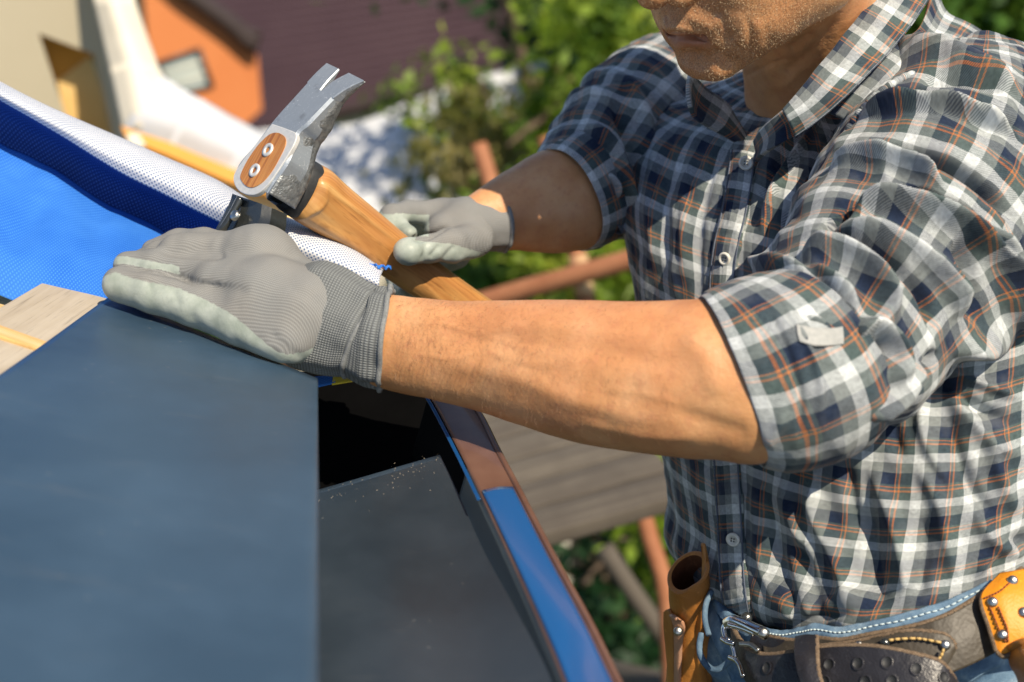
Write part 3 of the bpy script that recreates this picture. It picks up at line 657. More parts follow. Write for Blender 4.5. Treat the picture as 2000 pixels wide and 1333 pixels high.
# ================================================================== scaffold
def rod(name, pts, r, mat, label=None, cat=None, group=None, parent=None):
    v, f = pipe(PA(pts), r, 16); o = mk(name, v, f, mat, parent)
    return tag(o, label, cat, group)
rod('scaffold_tube', [(560, 712, 3.3), (930, 594, 3.15), (1100, 545, 3.05), (1300, 488, 2.95), (1700, 370, 2.8)], 0.0225, RUST, 'rusty horizontal scaffold tube passing behind the shirt front', 'scaffold tube', 'rusty scaffold tubes')
e = empty('scaffold_post', groundbase(1135, 560, 3.2), 'upright rusty scaffold post with a pale section coloured as sunlit', 'scaffold post', 'rusty scaffold tubes')
rod('tube', [(1110, 440, 3.12), (1128, 500, 3.12)], 0.019, RUST, parent=e); rod('lit_section', [(1128, 500, 3.11), (1143, 578, 3.11)], 0.022, PALEPOLE, parent=e)
rod('tube', [(1143, 578, 3.12), (1160, 660, 3.12), (1230, 900, 3.3)], 0.019, RUST, parent=e)
rod('scaffold_stub', [(934, 282, 3.6), (954, 345, 3.6), (972, 420, 3.6)], 0.022, RUST, 'short rusty stub post standing in the shrubs behind the right glove', 'scaffold tube')
rod('scaffold_stub', [(1066, 268, 3.6), (1074, 300, 3.6), (1090, 380, 3.6)], 0.022, RUST, 'short rusty stub post above the bare right forearm', 'scaffold tube')
rod('scaffold_brace', [(1250, 975, 2.5), (1272, 1060, 2.5), (1300, 1160, 2.5), (1312, 1400, 2.55)], 0.0155, RUST, 'rusty upright brace dropping behind the tan pouch', 'scaffold tube')
rod('scaffold_brace', [(1310, 965, 2.45), (1362, 1010, 2.45), (1470, 1110, 2.45)], 0.012, RUST, 'thin rusty diagonal brace just under the deck end', 'scaffold tube')
rod('wooden_prop', [(1180, 1070, 3.0), (1232, 1150, 3.0), (1330, 1290, 3.0), (1430, 1440, 3.0)], 0.020, DECKWOOD, 'weathered timber prop leaning below the deck', 'timber prop')
rod('wooden_prop', [(1120, 1300, 3.0), (1300, 1345, 2.6), (1420, 1360, 2.5)], 0.03, DECKWOOD, 'dark timber ledger crossing under the tan pouch', 'timber prop')
# deck of weathered boards
dk = empty('scaffold_deck', P(1160, 930, 2.1), 'weathered grey plank scaffold deck beyond the gutter', 'scaffold deck')
nd = unit(UP); od = P(1150, 920, 2.1)
def onDk(x, y): return onplane(x, y, od, nd)
A0, A1 = onDk(1070, 1040), onDk(1346, 962); Dv = unit(onDk(1290, 893) - A1) * 0.19
lng = unit(A1 - A0); crs = unit(np.cross(nd, lng)); crs = crs if crs @ (onDk(1290, 893) - A1) > 0 else -crs
for i in range(6):
    w = 0.068; a = A0 - lng * 1.6 + crs * (i * (w + 0.006)); b = A1 + crs * (i * (w + 0.006)) + lng * (RNG.uniform(-.012, .012) - 0.012 * i)
    c = (a + b) / 2 + crs * w / 2; v, f = boxv(c - nd * .012, (b - a) / 2, crs * w / 2, nd * 0.012)
    uvb = np.stack([v @ lng, v @ crs + i * .3], 1)
    bevel(mk('plank', v, f, DECKWOOD, dk, uvb, smooth=False), 0.002)
# ================================================================== roof edge: flashing sheet, boards, membrane, gutter
Asq, Bsq, Csq = P(215, 582, 1.02), P(617, 740, 0.93), P(615, 1333, 0.55)
nS = unit(np.cross(Bsq - Asq, Csq - Bsq)); nS = nS if nS @ UP > 0 else -nS
def onS(x, y, off=0.0): return onplane(x, y, Asq + nS * off, nS)
# big sheet: a grid so that it can carry a slight oil-canning and a folded edge
def sheetgrid():
    G = []
    for t in np.linspace(0, 1, 60):
        a = onS(215, 580) * (1 - t) + onS(-520, 1095) * t; b = onS(618, 738) * (1 - t) + onS(615, 1640) * t
        G.append([a * (1 - s) + b * s for s in np.linspace(0, 1, 40)])
    return np.array(G)
G = sheetgrid(); G = G + nS * (0.0006 * fbm(G * 7, 2, 2))[..., None]
right = G[:, -1]; lip = []
for k, (dx, dz) in enumerate([(0.0010, -0.0005), (0.0015, -0.002), (0.0015, -0.012), (0.0015, -0.020)]):
    lip.append(right + unit(np.cross(nS, right[-1] - right[0])) * (-dx) * np.sign(np.cross(nS, right[-1] - right[0]) @ (G[0, 0] - G[0, -1])) + nS * dz)
G2 = np.concatenate([G, np.stack(lip, 1)], 1)
v, f, uv = shell(G2, 0.0008, N=None)
o = mk('flashing_sheet', v, f, SHEET, None, uv); tag(o, 'large blue grey coated metal flashing sheet under the near gloved hand', 'metal sheet')
# lower drip sheet, gutter
gt = empty('roof_gutter', P(800, 1000, 0.85), 'dark box gutter with a rim coloured with blue sky reflection running under the near forearm', 'gutter')
def quad(name, rows_, mat, parent, t=0.001, nv=30, nu=16, wob=0.0, label=None, cat=None):
    G = patchgrid(rows_, nv, nu); 
    if wob: G = G + gridnormals(G) * (wob * fbm(G * 8, 2, 4))[..., None]
    v, f, uv = shell(G, t); o = mk(name, v, f, mat, parent, uv); return tag(o, label, cat)
o = quad('drip_sheet', [[(560, 975, 0.955), (700, 935, 0.96), (820, 900, 0.965), (892, 880, 0.965)], [(560, 1120, 0.86), (740, 1110, 0.86), (880, 1085, 0.87), (980, 1055, 0.868)],
                   [(560, 1340, 0.745), (760, 1340, 0.74), (940, 1320, 0.75), (1078, 1285, 0.748)], [(560, 1640, 0.63), (800, 1620, 0.62), (1020, 1600, 0.63), (1212, 1575, 0.63)]], SHEET2, None, 0.0012, 60, 24, 0.0006,
     'dark grey lower metal sheet lying inside the gutter', 'metal sheet')
BLACKIN = simple('black_gutter_shade', (0.0012, 0.0012, 0.0014), (0.002, 0.002, 0.0022), 60, 0.9, 0.2, 0.0005, 0, 0.05)  # near black stands for the shade inside the gutter
quad('dark_inside', [[(540, 730, 1.10), (720, 720, 1.10), (900, 745, 1.10)], [(540, 900, 1.06), (720, 900, 1.06), (920, 890, 1.06)], [(540, 1010, 1.03), (720, 1010, 1.03), (940, 1000, 1.02)], [(540, 1600, .95), (800, 1600, .95), (1180, 1600, .95)]], BLACKIN, gt, 0.002)
# gutter inner wall and rim; sky reflection painted on as blue strips
RIMB = simple('brown_rim', (0.115, 0.055, 0.038), (0.16, 0.085, 0.06), 40, 0.38, 0.15, 0.0005, 0, 0.6, Coat_Weight=0.3)  # brown of the reflected arm is put into the rim colour
SKYBLUE = MatB('painted_sky_reflection', (0.010, 0.085, 0.26), 0.22, 0, 0.6, Coat_Weight=0.4); SKYBLUE.bump(SKYBLUE.noise(60, 2), 0.08, 0.001); SKYBLUE = SKYBLUE.m  # reflected sky painted as a flat blue
L0 = [(838, 772), (862, 815), (902, 892), (942, 975), (1000, 1100), (1062, 1240), (1105, 1345), (1200, 1600)]
Rr = [(905, 772), (938, 812), (972, 880), (1012, 956), (1076, 1080), (1150, 1215), (1214, 1345), (1350, 1600)]
dd = [1.0, .975, .93, .885, .82, .755, .71, .62]
Lp = [P(x, y, d) for (x, y), d in zip(L0, dd)]; Rp = [P(x, y, d + .012) for (x, y), d in zip(Rr, dd)]
def strip(name, a, b, mat, t=0.0015, nv=60, nu=10, crown=0.0):
    a = crom(a, np.linspace(0, len(a) - 1, nv)); b = crom(b, np.linspace(0, len(b) - 1, nv)); s = np.linspace(0, 1, nu)[None, :, None]
    G = a[:, None] * (1 - s) + b[:, None] * s; N = gridnormals(G); 
    if (N * -G).sum() < 0: N = -N
    G = G + N * (crown * np.sin(math.pi * s)); v, f, uv = shell(G, t); return mk(name, v, f, mat, gt, uv)
strip('rim', Lp, Rp, RIMB, 0.004, crown=0.0012)
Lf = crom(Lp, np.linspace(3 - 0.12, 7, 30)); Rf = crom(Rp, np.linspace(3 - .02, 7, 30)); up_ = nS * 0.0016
strip('sky_reflection', [x * .95 + y * .05 + up_ for x, y in zip(Lf, Rf)], [x * .14 + y * .86 + up_ for x, y in zip(Lf, Rf)], SKYBLUE, 0.0006, crown=0.0012)
inner = [p - nS * 0.045 + np.array([-0.004, 0, 0]) for p in Lp]; wtop = [p - np.array([0.0006, 0, 0]) for p in Lp]
ci = crom(inner, np.linspace(0, 7, 71)); ct = crom(wtop, np.linspace(0, 7, 71))
strip('shade_upstand', ci[:24], ct[:24], BLACKIN, 0.001); strip('inner_wall', ci[23:], ct[23:], SHEET2, 0.001)
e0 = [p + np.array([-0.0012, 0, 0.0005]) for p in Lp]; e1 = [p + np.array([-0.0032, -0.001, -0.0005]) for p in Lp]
strip('sky_reflection_edge', [x for x in e1[:4]] , [x for x in e0[:4]], SKYBLUE, 0.0005)
out_ = [p - nS * 0.06 for p in Rp]; strip('outer_wall', [p - nS * .004 for p in Rp], out_, RIMB, 0.001)
v, f = pipe(Rp, 0.0022, 10, 60); mk('bead', v, f, RIMB, gt)
# scrap under the cuff
o = quad('membrane_offcut', [[(612, 736, 1.0), (655, 732, 1.0)], [(612, 757, 0.99), (655, 747, 0.99)]], MEM_BLUE, None, 0.001, 6, 6, 0, 'small blue offcut peeping out below the glove cuff', 'offcut')
o = quad('yellow_tape', [[(652, 730, 0.999), (705, 726, 0.999)], [(648, 751, 0.989), (700, 742, 0.989)]], simple('yellow_tape', (0.75, 0.55, 0.02), (0.78, 0.6, 0.05), 30, 0.5, 0.1), None, 0.001, 6, 6, 0, 'short yellow tape end below the glove cuff', 'tape')

# sawdust and fibres caught on the lower sheet's edge
rg = np.random.default_rng(9); n = 90; t = rg.uniform(0, 1, n); x = 630 + 250 * t + rg.normal(size=n) * 14; y = 968 - 84 * t + np.abs(rg.normal(size=n)) * 22 - 8
p = PA(np.stack([x, y, .958 - (y - 900) * .00042], 1)); a = unit(rg.normal(size=(n, 3))) * rg.uniform(.0002, .0010, (n, 1)); b = unit(np.cross(a, rg.normal(size=(n, 3)))) * .00014
v = np.stack([p - a, p + b, p + a, p - b], 1).reshape(-1, 3); tag(mk('sawdust', v, np.arange(n * 4).reshape(-1, 4), GREYBOARD, None, np.zeros((n * 4, 2)), smooth=False), 'pale sawdust and fibres on the lower metal sheet edge', kind='stuff')
# boards
def board(name, pts, off, th, mat, label, cat='board', udir=None):
    v = np.array([onS(x, y, off) for x, y in pts]); ud = unit(onS(*udir[1]) - onS(*udir[0])); vd = np.cross(nS, ud)
    pv, pf = prism(v, -nS * th); o = mk(name, pv, pf, mat, None, np.stack([pv @ ud, pv @ vd], 1), smooth=False); bevel(o, 0.0012); return tag(o, label, cat)
board('sanded_board', [(-200, 735), (-60, 632), (0, 600), (152, 511), (196, 514), (262, 535), (330, 620), (215, 700), (140, 780), (-300, 1080)], -0.004, 0.018, GREYBOARD, 'grey sanded board with a chamfered end under the fingertips', udir=((0, 600), (150, 512)))
board('pine_board', [(-260, 460), (-120, 420), (0, 496), (86, 536), (300, 560), (120, 640), (-260, 860)], -0.024, 0.018, PINE, 'yellow pine board below the blue membrane', udir=((0, 525), (84, 548)))
board('pine_batten', [(-90, 600), (0, 634), (96, 668), (74, 680), (0, 656), (-90, 626)], -0.0015, 0.01, PINE, 'pale pine batten wedged beside the flashing sheet', udir=((0, 640), (90, 672)))

# membrane: one sheet folded over, four rows across, running from top left to the fist
st = [  # crest, white/shaded edge, shaded/blue edge, low edge   (x, y)
 ((-140, 84), (-140, 116), (-145, 190), (-170, 520)), ((0, 160), (0, 197), (0, 279), (-40, 560)), ((70, 196), (72, 238), (62, 308), (40, 590)),
 ((126, 223), (134, 275), (124, 345), (110, 600)), ((252, 281), (235, 338), (212, 400), (200, 610)), ((330, 316), (320, 380), (296, 438), (280, 590)), ((420, 357), (415, 428), (372, 490), (360, 580)),
 ((500, 405), (500, 470), (470, 520), (455, 570)), ((588, 441), (575, 500), (560, 540), (545, 580)), ((672, 478), (650, 531), (640, 556), (630, 585)), ((746, 528), (737, 568), (728, 580), (715, 596))]
dcr, dwn, dnb, dlo = 1.13, 1.118, 1.125, 1.055
rw, rn, rb, rbk = [], [], [], []
for i, (c, w, nb, lo) in enumerate(st):
    c, w, nb, lo = map(np.array, (c, w, nb, lo)); k = max(0, 1 - i / 8)
    sm = min(1, max(0, (i - 5.5) / 2)); D0 = dcr - 0.02 * i / 10 - .042 * sm; q = 1 - .75 * sm
    rw.append([(*(c + (c - w) * .25 + (0, 10)), D0 + .05), (*(c + (2, 1)), D0 + 0.008), (*(c * .7 + w * .3), D0 - .012), (*(c * .35 + w * .65), D0 - .02), (*w, D0 - 0.016)])
    rn.append([(*(w + (w - nb) * .10), D0 - .004), (*(w * .8 + nb * .2), D0 + .026 * q), (*(w * .4 + nb * .6), D0 + .034 * q), (*nb, D0 + .032 * q)])
    rb.append([(*nb, D0 + .0315 * q), (*(nb * .7 + lo * .3), D0 - .01 * q), (*(nb * .3 + lo * .7), D0 - .075 * q), (*lo, D0 - .10 * q)])
mb = empty('roof_membrane', P(200, 380, 1.1), 'blue roofing membrane with a white dotted roll along its top edge', 'roofing membrane')
def memgrid(rows_, nv, nu): 
    return patchgrid(rows_, nv, nu)
G = memgrid(rw, 160, 26); N = gridnormals(G); N = N if (N * -G).sum() > 0 else -N
G = G + N * (0.0006 * fbm(G * np.array([14, 14, 14]), 3, 21))[..., None]
v, f, uv = shell(G, 0.0012, N); mk('white_roll', v, f, MEM_WHITE, mb, uv)
G = memgrid(rn, 160, 20); v, f, uv = shell(G, 0.0008); mk('shaded_band', v, f, MEM_SHADED, mb, uv)
G = memgrid(rb, 160, 60); N = gridnormals(G); N = N if (N * -G).sum() > 0 else -N
G = G + N * (0.0010 * fbm(G * np.array([11, 11, 11]), 3, 11))[..., None]
G = strokes(G, N, [([(60, 330), (130, 420), (170, 560)], 40, 0.004), ([(200, 420), (240, 480), (270, 560)], 34, 0.003), ([(0, 480), (60, 430), (90, 380)], 30, -0.004), ([(0, 320), (60, 360), (130, 390)], 16, -0.002)])
v, f, uv = shell(G, 0.001, N); mk('blue_face', v, f, MEM_BLUE, mb, uv)
# frayed torn end
fr = []
for k, (x, y) in enumerate([(722, 514), (729, 516), (734, 515), (740, 519), (746, 517), (752, 521), (758, 518), (764, 520)]): fr.append((x, y, 1.066 + .002 * math.sin(k * 2)))
G = patchgrid([[(x, y, d) for x, y, d in fr], [(x + 1, y + 6 + 2 * math.sin(k * 3), d) for k, (x, y, d) in enumerate(fr)]], 5, 60); v, f, uv = shell(G, 0.001); mk('frayed_end', v, f, MEM_BLUE, mb, uv)
G = patchgrid([[(632, 524, 1.04), (660, 543, 1.04), (690, 560, 1.035), (722, 572, 1.03)], [(630, 531, 1.038), (656, 551, 1.038), (686, 568, 1.033), (718, 580, 1.028)]], 5, 40); v, f, uv = shell(G, 0.001); mk('hem', v, f, MEM_SHADED, mb, uv)
# ================================================================== the man
# torso frame per level: photo point on the shirt front line, its depth, yaw from the viewer, half width, half depth, pelvic tilt
LV = [(1500, 1480, 0.99, 62, .175, .135, .30), (1440, 1222, 1.045, 61, .158, .118, .26), (1437, 1130, 1.040, 60, .166, .126, .20), (1432, 1053, 1.040, 59, .172, .131, .14), (1425, 880, 1.045, 57, .182, .133, .05),
      (1420, 700, 1.055, 55, .192, .131, 0), (1415, 505, 1.070, 53, .202, .128, -.02), (1430, 400, 1.085, 52, .206, .118, -.02), (1452, 320, 1.100, 52, .204, .104, -.02), (1474, 268, 1.115, 52, .180, .086, 0),
      (1500, 215, 1.135, 52, .125, .070, .04), (1520, 170, 1.15, 52, .072, .062, .04)]
def level(l):
    x, y, d, ps, a, b, ti = l; ps = R(ps); Fv = -math.sin(ps) * RH + math.cos(ps) * TH; Lv = math.cos(ps) * RH + math.sin(ps) * TH
    Lv = unit(Lv + UP * ti); C = P(x, y, d) - Fv * b; return C, Lv * a, Fv * b
tor = [level(l) for l in LV[1:]]
TC, TA, TB = [np.array([t[i] for t in tor]) for i in range(3)]
pr = empty('person_tmp', P(1500, 1250, 1.1)); bpy.data.objects.remove(pr)
feet = TC[0] - UP * 1.0 + (-TB[0]) * 0.1

# ---------------- head and neck (local: x his left, y forward, z up)
PSI, PHI, RHO = R(52), R(14), R(0)
f0 = -math.sin(PSI) * RH + math.cos(PSI) * TH
HF = math.cos(PHI) * f0 - math.sin(PHI) * UP; HU = math.cos(PHI) * UP + math.sin(PHI) * f0; HX = np.cross(HU, HF)
HU, HX = unit(math.cos(RHO) * HU - math.sin(RHO) * HX), unit(math.cos(RHO) * HX + math.sin(RHO) * HU)
HM = np.array([HX, HF, HU])                                    # rows
HS = 0.99
HC = P(1328, 53, 0.985) - (HF * .096 + HU * -.062) * HS
def h2c(v): return HC + (np.asarray(v) * HS) @ HM
def c2h(v): return ((np.asarray(v) - HC) @ HM.T) / HS
s = SDF((-.11, -.14, -.22), (.11, .135, .14), 0.0016)
s.ell((0, -.012, .035), (.078, .100, .088), 0)
s.ell((0, .028, -.02), (.064, .062, .088), .02)
s.ell((0, .052, .045), (.058, .036, .045), .02)
for q in (-1, 1):
    s.cap((q * .060, -.020, -.030), (q * .052, .005, -.076), .016, .015, .02)
    s.cap((q * .052, .005, -.072), (q * .015, .072, -.093), .017, .0155, .02)
    s.cap((q * .050, .010, -.055), (q * .030, .065, -.070), .022, .020, .02)
    s.ell((q * .044, .052, -.008), (.023, .024, .022), .016)       # cheekbone
    s.ell((q * .034, .062, -.040), (.022, .022, .028), .014)       # cheek
s.ell((0, .078, -.062), (.030, .022, .026), .012)                  # muzzle
s.ell((0, .082, -.0945), (.0180, .0145, .0145), .012)               # chin
for q in (-1, 1): s.ell((q * .010, .083, -.0955), (.011, .011, .0115), .008)
s.cap((-.020, .080, -.0755), (.020, .080, -.0755), .0095, k=.01)
s.ell((0, .0935, -.0760), (.0135, .0060, .0042), .006)             # lower lip
for q in (-1, 1): s.cap((q * .004, .0965, -.0770), (q * .0240, .0825, -.0750), .0042, .0026, .004)
s.ell((0, .0970, -.0600), (.012, .0055, .0060), .006)               # upper lip
for q in (-1, 1): s.cap((q * .004, .0980, -.0615), (q * .0250, .0830, -.0680), .0040, .0026, .006)
pts = [(-.0265, .0865, -.0705), (-.018, .0925, -.0690), (-.008, .0985, -.0680), (0, .1010, -.0685), (.008, .0985, -.0680), (.018, .0925, -.0690), (.0275, .0862, -.0715), (.033, .0815, -.0745)]
s.chain(pts, [.0012, .0016, .0018, .0018, .0018, .0016, .0014, .0010], .003, 's')
s.cap((-.010, .0975, -.0865), (.010, .0975, -.0865), .0040, k=.008, op='s')   # dent under the lip
s.cap((0, .0990, -.046), (0, .1060, -.057), .0022, k=.004, op='s')            # philtrum
s.cap((0, .088, .030), (0, .108, -.024), .0085, .0110, .012)       # nose
s.ell((0, .1090, -.030), (.0120, .0115, .0100), .006)
for q in (-1, 1):
    s.ell((q * .0150, .0975, -.034), (.0085, .0115, .0090), .005)
    s.ell((q * .0070, .1040, -.0420), (.0040, .0060, .0050), .002, 's')
    s.ell((q * .033, .088, .030), (.020, .014, .011), .008, 's')   # eye socket
    s.ell((q * .032, .070, .028), (.0125, .0125, .0125), .003)     # eyeball with lids
    s.cap((q * .012, .089, .047), (q * .048, .074, .047), .0085, .006, .01)
    s.ell((q * .079, -.012, .005), (.006, .018, .032), .003)       # ear
    s.ell((q * .085, -.016, .012), (.006, .016, .022), .004)
    s.ell((q * .089, -.008, .006), (.004, .008, .014), .004, 's')
nb = c2h(TC[-1] + (TC[-2] - TC[-1]) * 1.2); nb2 = c2h(TC[-3])
s.cap((0, -.030, -.035), nb, .056, .060, .034)
s.cap(nb, nb2, .056, .060, .03)
for q in (-1, 1): s.cap((q * .058, -.03, -.045), nb + np.array([q * .012, .052, 0.0]), .011, .009, .016)   # neck tendons
s.ell(nb * .5 + np.array([0, .035 - .015, -.045]), (.013, .014, .018), .012)
V, Fc = s.mesh(); V = relax(V, Fc, 2, .5)
hl = V.copy(); V = h2c(V); Fc = Fc[:, ::-1]; N = vnormals(V, Fc)
FACE = [([(1300, 64), (1318, 66), (1345, 69), (1372, 78), (1392, 88)], 3.5, -.0030), ([(1310, 54), (1335, 56), (1362, 66)], 5, .0008), ([(1318, 80), (1345, 82), (1368, 90)], 6, .0012), ([(1330, 98), (1352, 100), (1376, 106)], 7, -.0022), ([(1350, 150), (1385, 152), (1420, 140)], 9, .0012), ([(1376, 84), (1396, 96), (1412, 108)], 6, -.0018), ([(1330, 30), (1370, 44), (1400, 62)], 12, .0016), ([(1298, 24), (1302, 40), (1304, 54)], 4, -.0012),
  # photo strokes: crease lines and small swellings of the lower face
    ([(1396, 12), (1413, 40), (1424, 66), (1427, 92)], 8, -.0022), ([(1400, 30), (1418, 48), (1424, 66)], 16, .0016), ([(1440, 20), (1448, 60), (1446, 95)], 14, .0010),
    ([(1458, 28), (1464, 62), (1465, 96), (1466, 118)], 5, -.0011), ([(1476, 30), (1484, 70), (1482, 105)], 10, .0012),
    ([(1415, 118), (1438, 122), (1450, 112)], 9, -.0022), ([(1382, 100), (1410, 108), (1432, 112)], 7, -.0018),
    ([(1535, 98), (1560, 84), (1590, 62)], 9, -.0022), ([(1500, 120), (1530, 108), (1550, 100)], 12, .0014), ([(1450, 152), (1500, 128), (1540, 112)], 5, -.0012),
    ([(1380, 130), (1410, 142), (1440, 138)], 14, .0016), ([(1345, 118), (1362, 130), (1380, 126)], 8, -.0010), ([(1490, 30), (1520, 60), (1560, 70)], 22, .0012),
    ([(1520, 150), (1560, 122), (1600, 80), (1640, 20)], 10, -.0016), ([(1480, 172), (1530, 168), (1570, 130)], 10, .0012)]
V = strokes(V, N, [(q[0], q[1], q[2] * 1.0, *q[3:]) for q in FACE])
sdz = fbm(V * 120, 3, 3) * .00022; V = V + N * sdz[:, None]
X, Y = topx(V)
beard = np.clip((-.040 - hl[:, 2] + 0.25 * (hl[:, 1] - .03)) / .02, 0, 1) * np.clip((hl[:, 1] - .005) / .04, 0, 1) * np.clip((hl[:, 2] + .145) / .03, 0, 1)
lipm = np.exp(-((hl[:, 2] + .0695 + 0.0025 * (np.abs(hl[:, 0]) / .02) ** 2) / .0062) ** 4) * np.clip((.025 - np.abs(hl[:, 0])) / .006, 0, 1) * np.clip((hl[:, 1] - .075) / .01, 0, 1)
beard = beard * (1 - lipm)
headV, headF, headN = V, Fc, N

# ---------------- bare forearms
def arm(secs, nu, nv, sts, seed, amp=.0009):
    C, A, B = tube_sections(secs); G = loft(C, A, B, nu, nv, 2.15); N = gridnormals(G, True)
    if (N * (G - G.mean(1, keepdims=True))).sum() < 0: N = -N
    G = strokes(G, N, sts); G = G + N * (amp * fbm(G * 26, 3, seed))[..., None]; return G, N
NEARARM = [(640, 640, .965, 55, .7), (700, 655, .960, 68, .7), (730, 662, .958, 84, .78), (760, 669, .955, 92, .80), (850, 684, .945, 97, .85), (960, 699, .935, 110, .88), (1100, 719, .917, 133, .88), (1250, 737, .900, 149, .88), (1400, 741, .885, 157, .88), (1480, 747, .880, 158, .88), (1570, 738, .900, 135, .8), (1670, 640, .955, 120, .8), (1750, 520, 1.0, 120, .8)]
G1, N1 = arm(NEARARM, 160, 300, [
    ([(790, 620), (900, 610), (1100, 612), (1300, 615)], 26, .0016), ([(820, 700), (980, 730), (1150, 790), (1320, 840)], 22, .0018), ([(830, 660), (1000, 665), (1200, 690), (1360, 720)], 20, -.0014),
    ([(1330, 650), (1380, 700), (1400, 780)], 26, .0022), ([(1300, 800), (1400, 830), (1470, 850)], 18, -.0016), ([(900, 640), (1080, 640), (1250, 660)], 9, .0006), ([(1120, 820), (1250, 850), (1400, 860)], 12, .0012), ([(790, 640), (860, 632), (930, 650), (1010, 640)], 4, .0006), ([(800, 690), (880, 700), (960, 690), (1050, 712), (1150, 700)], 4, .0006), ([(930, 650), (990, 668), (1050, 690)], 3.5, .0005), ([(1180, 760), (1260, 770), (1330, 790)], 5, .0006)], 31)
FARARM = [(870, 452, 1.165, 44, .85), (920, 440, 1.165, 52, .82), (990, 418, 1.18, 74, .85), (1080, 394, 1.20, 100, .9), (1150, 382, 1.215, 102, .9), (1200, 340, 1.235, 90, .9), (1260, 260, 1.27, 90, .9)]
G2, N2 = arm(FARARM, 90, 120, [([(1000, 480), (1080, 488), (1160, 460)], 14, .002), ([(1020, 400), (1090, 400), (1150, 390)], 20, -.0015)], 32)
def gf(G): return gridfaces(G.shape[0], G.shape[1], True)
def orient(V, F, N):
    n = vnormals(V.reshape(-1, 3), F); return F[:, ::-1] if (n * N.reshape(-1, 3)).sum() < 0 else F
f1 = orient(G1, gf(G1), N1); f2 = orient(G2, gf(G2), N2)
v, f, _ = join([(headV, headF), (G1, f1), (G2, f2)])
z = np.zeros(G1.size // 3 + G2.size // 3)
person = mk('person', v, f, SKIN, attrs={'beard': np.r_[beard, z], 'lip': np.r_[lipm, z]}, base=feet)
tag(person, 'man in rolled sleeve plaid shirt and grey gloves holding a hammer over the roof edge', 'person')

# hair: stubble, cap of hair, arm hair
def hairs(V, N, n, L, w, dirv, seed, prob=None, curl=0.4):
    rg = np.random.default_rng(seed); p = None if prob is None else prob / prob.sum()
    k = rg.choice(len(V), n, p=p); b = V[k] + rg.normal(size=(n, 3)) * .0006; nn = N[k]
    dr = unit(dirv[k] if dirv.ndim == 2 else dirv); t = unit(nn * 0.8 + dr * 0.6 + rg.normal(size=(n, 3)) * curl); l = L * rg.uniform(.5, 1.3, (n, 1))
    sd = unit(np.cross(t, unit(-b))) * w; mid = b + t * l * .55 + dr * 0.0
    tip = b + t * l + (dr - nn * .2) * l * .2
    v = np.stack([b - sd, b + sd, mid + sd * .7, mid - sd * .7, tip], 1).reshape(-1, 3)
    i = np.arange(n)[:, None] * 5; f = np.concatenate([i + [[0, 1, 2]], i + [[0, 2, 3]], i + [[3, 2, 4]]]); return v, f
STUB = simple('blond_grey_stubble', (0.60, 0.40, 0.20), (0.85, 0.70, 0.46), 900, 0.35, 0); ARMH = simple('fair_arm_hair', (0.13, 0.065, 0.03), (0.28, 0.16, 0.08), 400, 0.4, 0)
pb = beard * np.clip((headN * unit(-headV)).sum(1) + .05, 0, 1)
v, f = hairs(headV, headN, 4800, .0009, .00006, -HU * .9 + HF * .3, 5, pb + 1e-9, .35)
tag(mk('beard_stubble', v, f, STUB, person, smooth=False), kind='stuff')
dv = unit(np.gradient(G1, axis=0)).reshape(-1, 3) * .6 + np.array([.2, -.6, 0.0]); 
fr = np.clip((N1 * unit(-G1)).sum(-1) - .25, 0, 1) * np.clip((N1 @ UP) + .45, 0, 1); Xg, Yg = topx(G1); pa_ = (fr * (Xg > 770) * (Xg < 1420)).reshape(-1) * np.clip((1500 - Xg.reshape(-1)) / 700, 0.1, 1)
v, f = hairs(G1.reshape(-1, 3), N1.reshape(-1, 3), 3600, .0050, .000042, dv, 6, pa_ + 1e-9, .25)
tag(mk('arm_hair', v, f, ARMH, person, smooth=False), kind='stuff')
hm = (hl[:, 2] > .045 - np.clip(hl[:, 1], -.2, .06) * -.35) & (hl[:, 1] < .075) | ((hl[:, 1] < -.035) & (hl[:, 2] > -.045))
keep = hm[headF].all(1); used = np.unique(headF[keep]); remap = -np.ones(len(headV), int); remap[used] = np.arange(len(used))
hv = headV[used] + headN[used] * (.004 + .0015 * fbm(headV[used] * 200, 2, 4))[:, None]
mk('hair', hv, remap[headF[keep]], simple('short_brown_grey_hair', (0.06, 0.04, 0.028), (0.14, 0.11, 0.09), 300, 0.6, 1.0, 0.002), person)

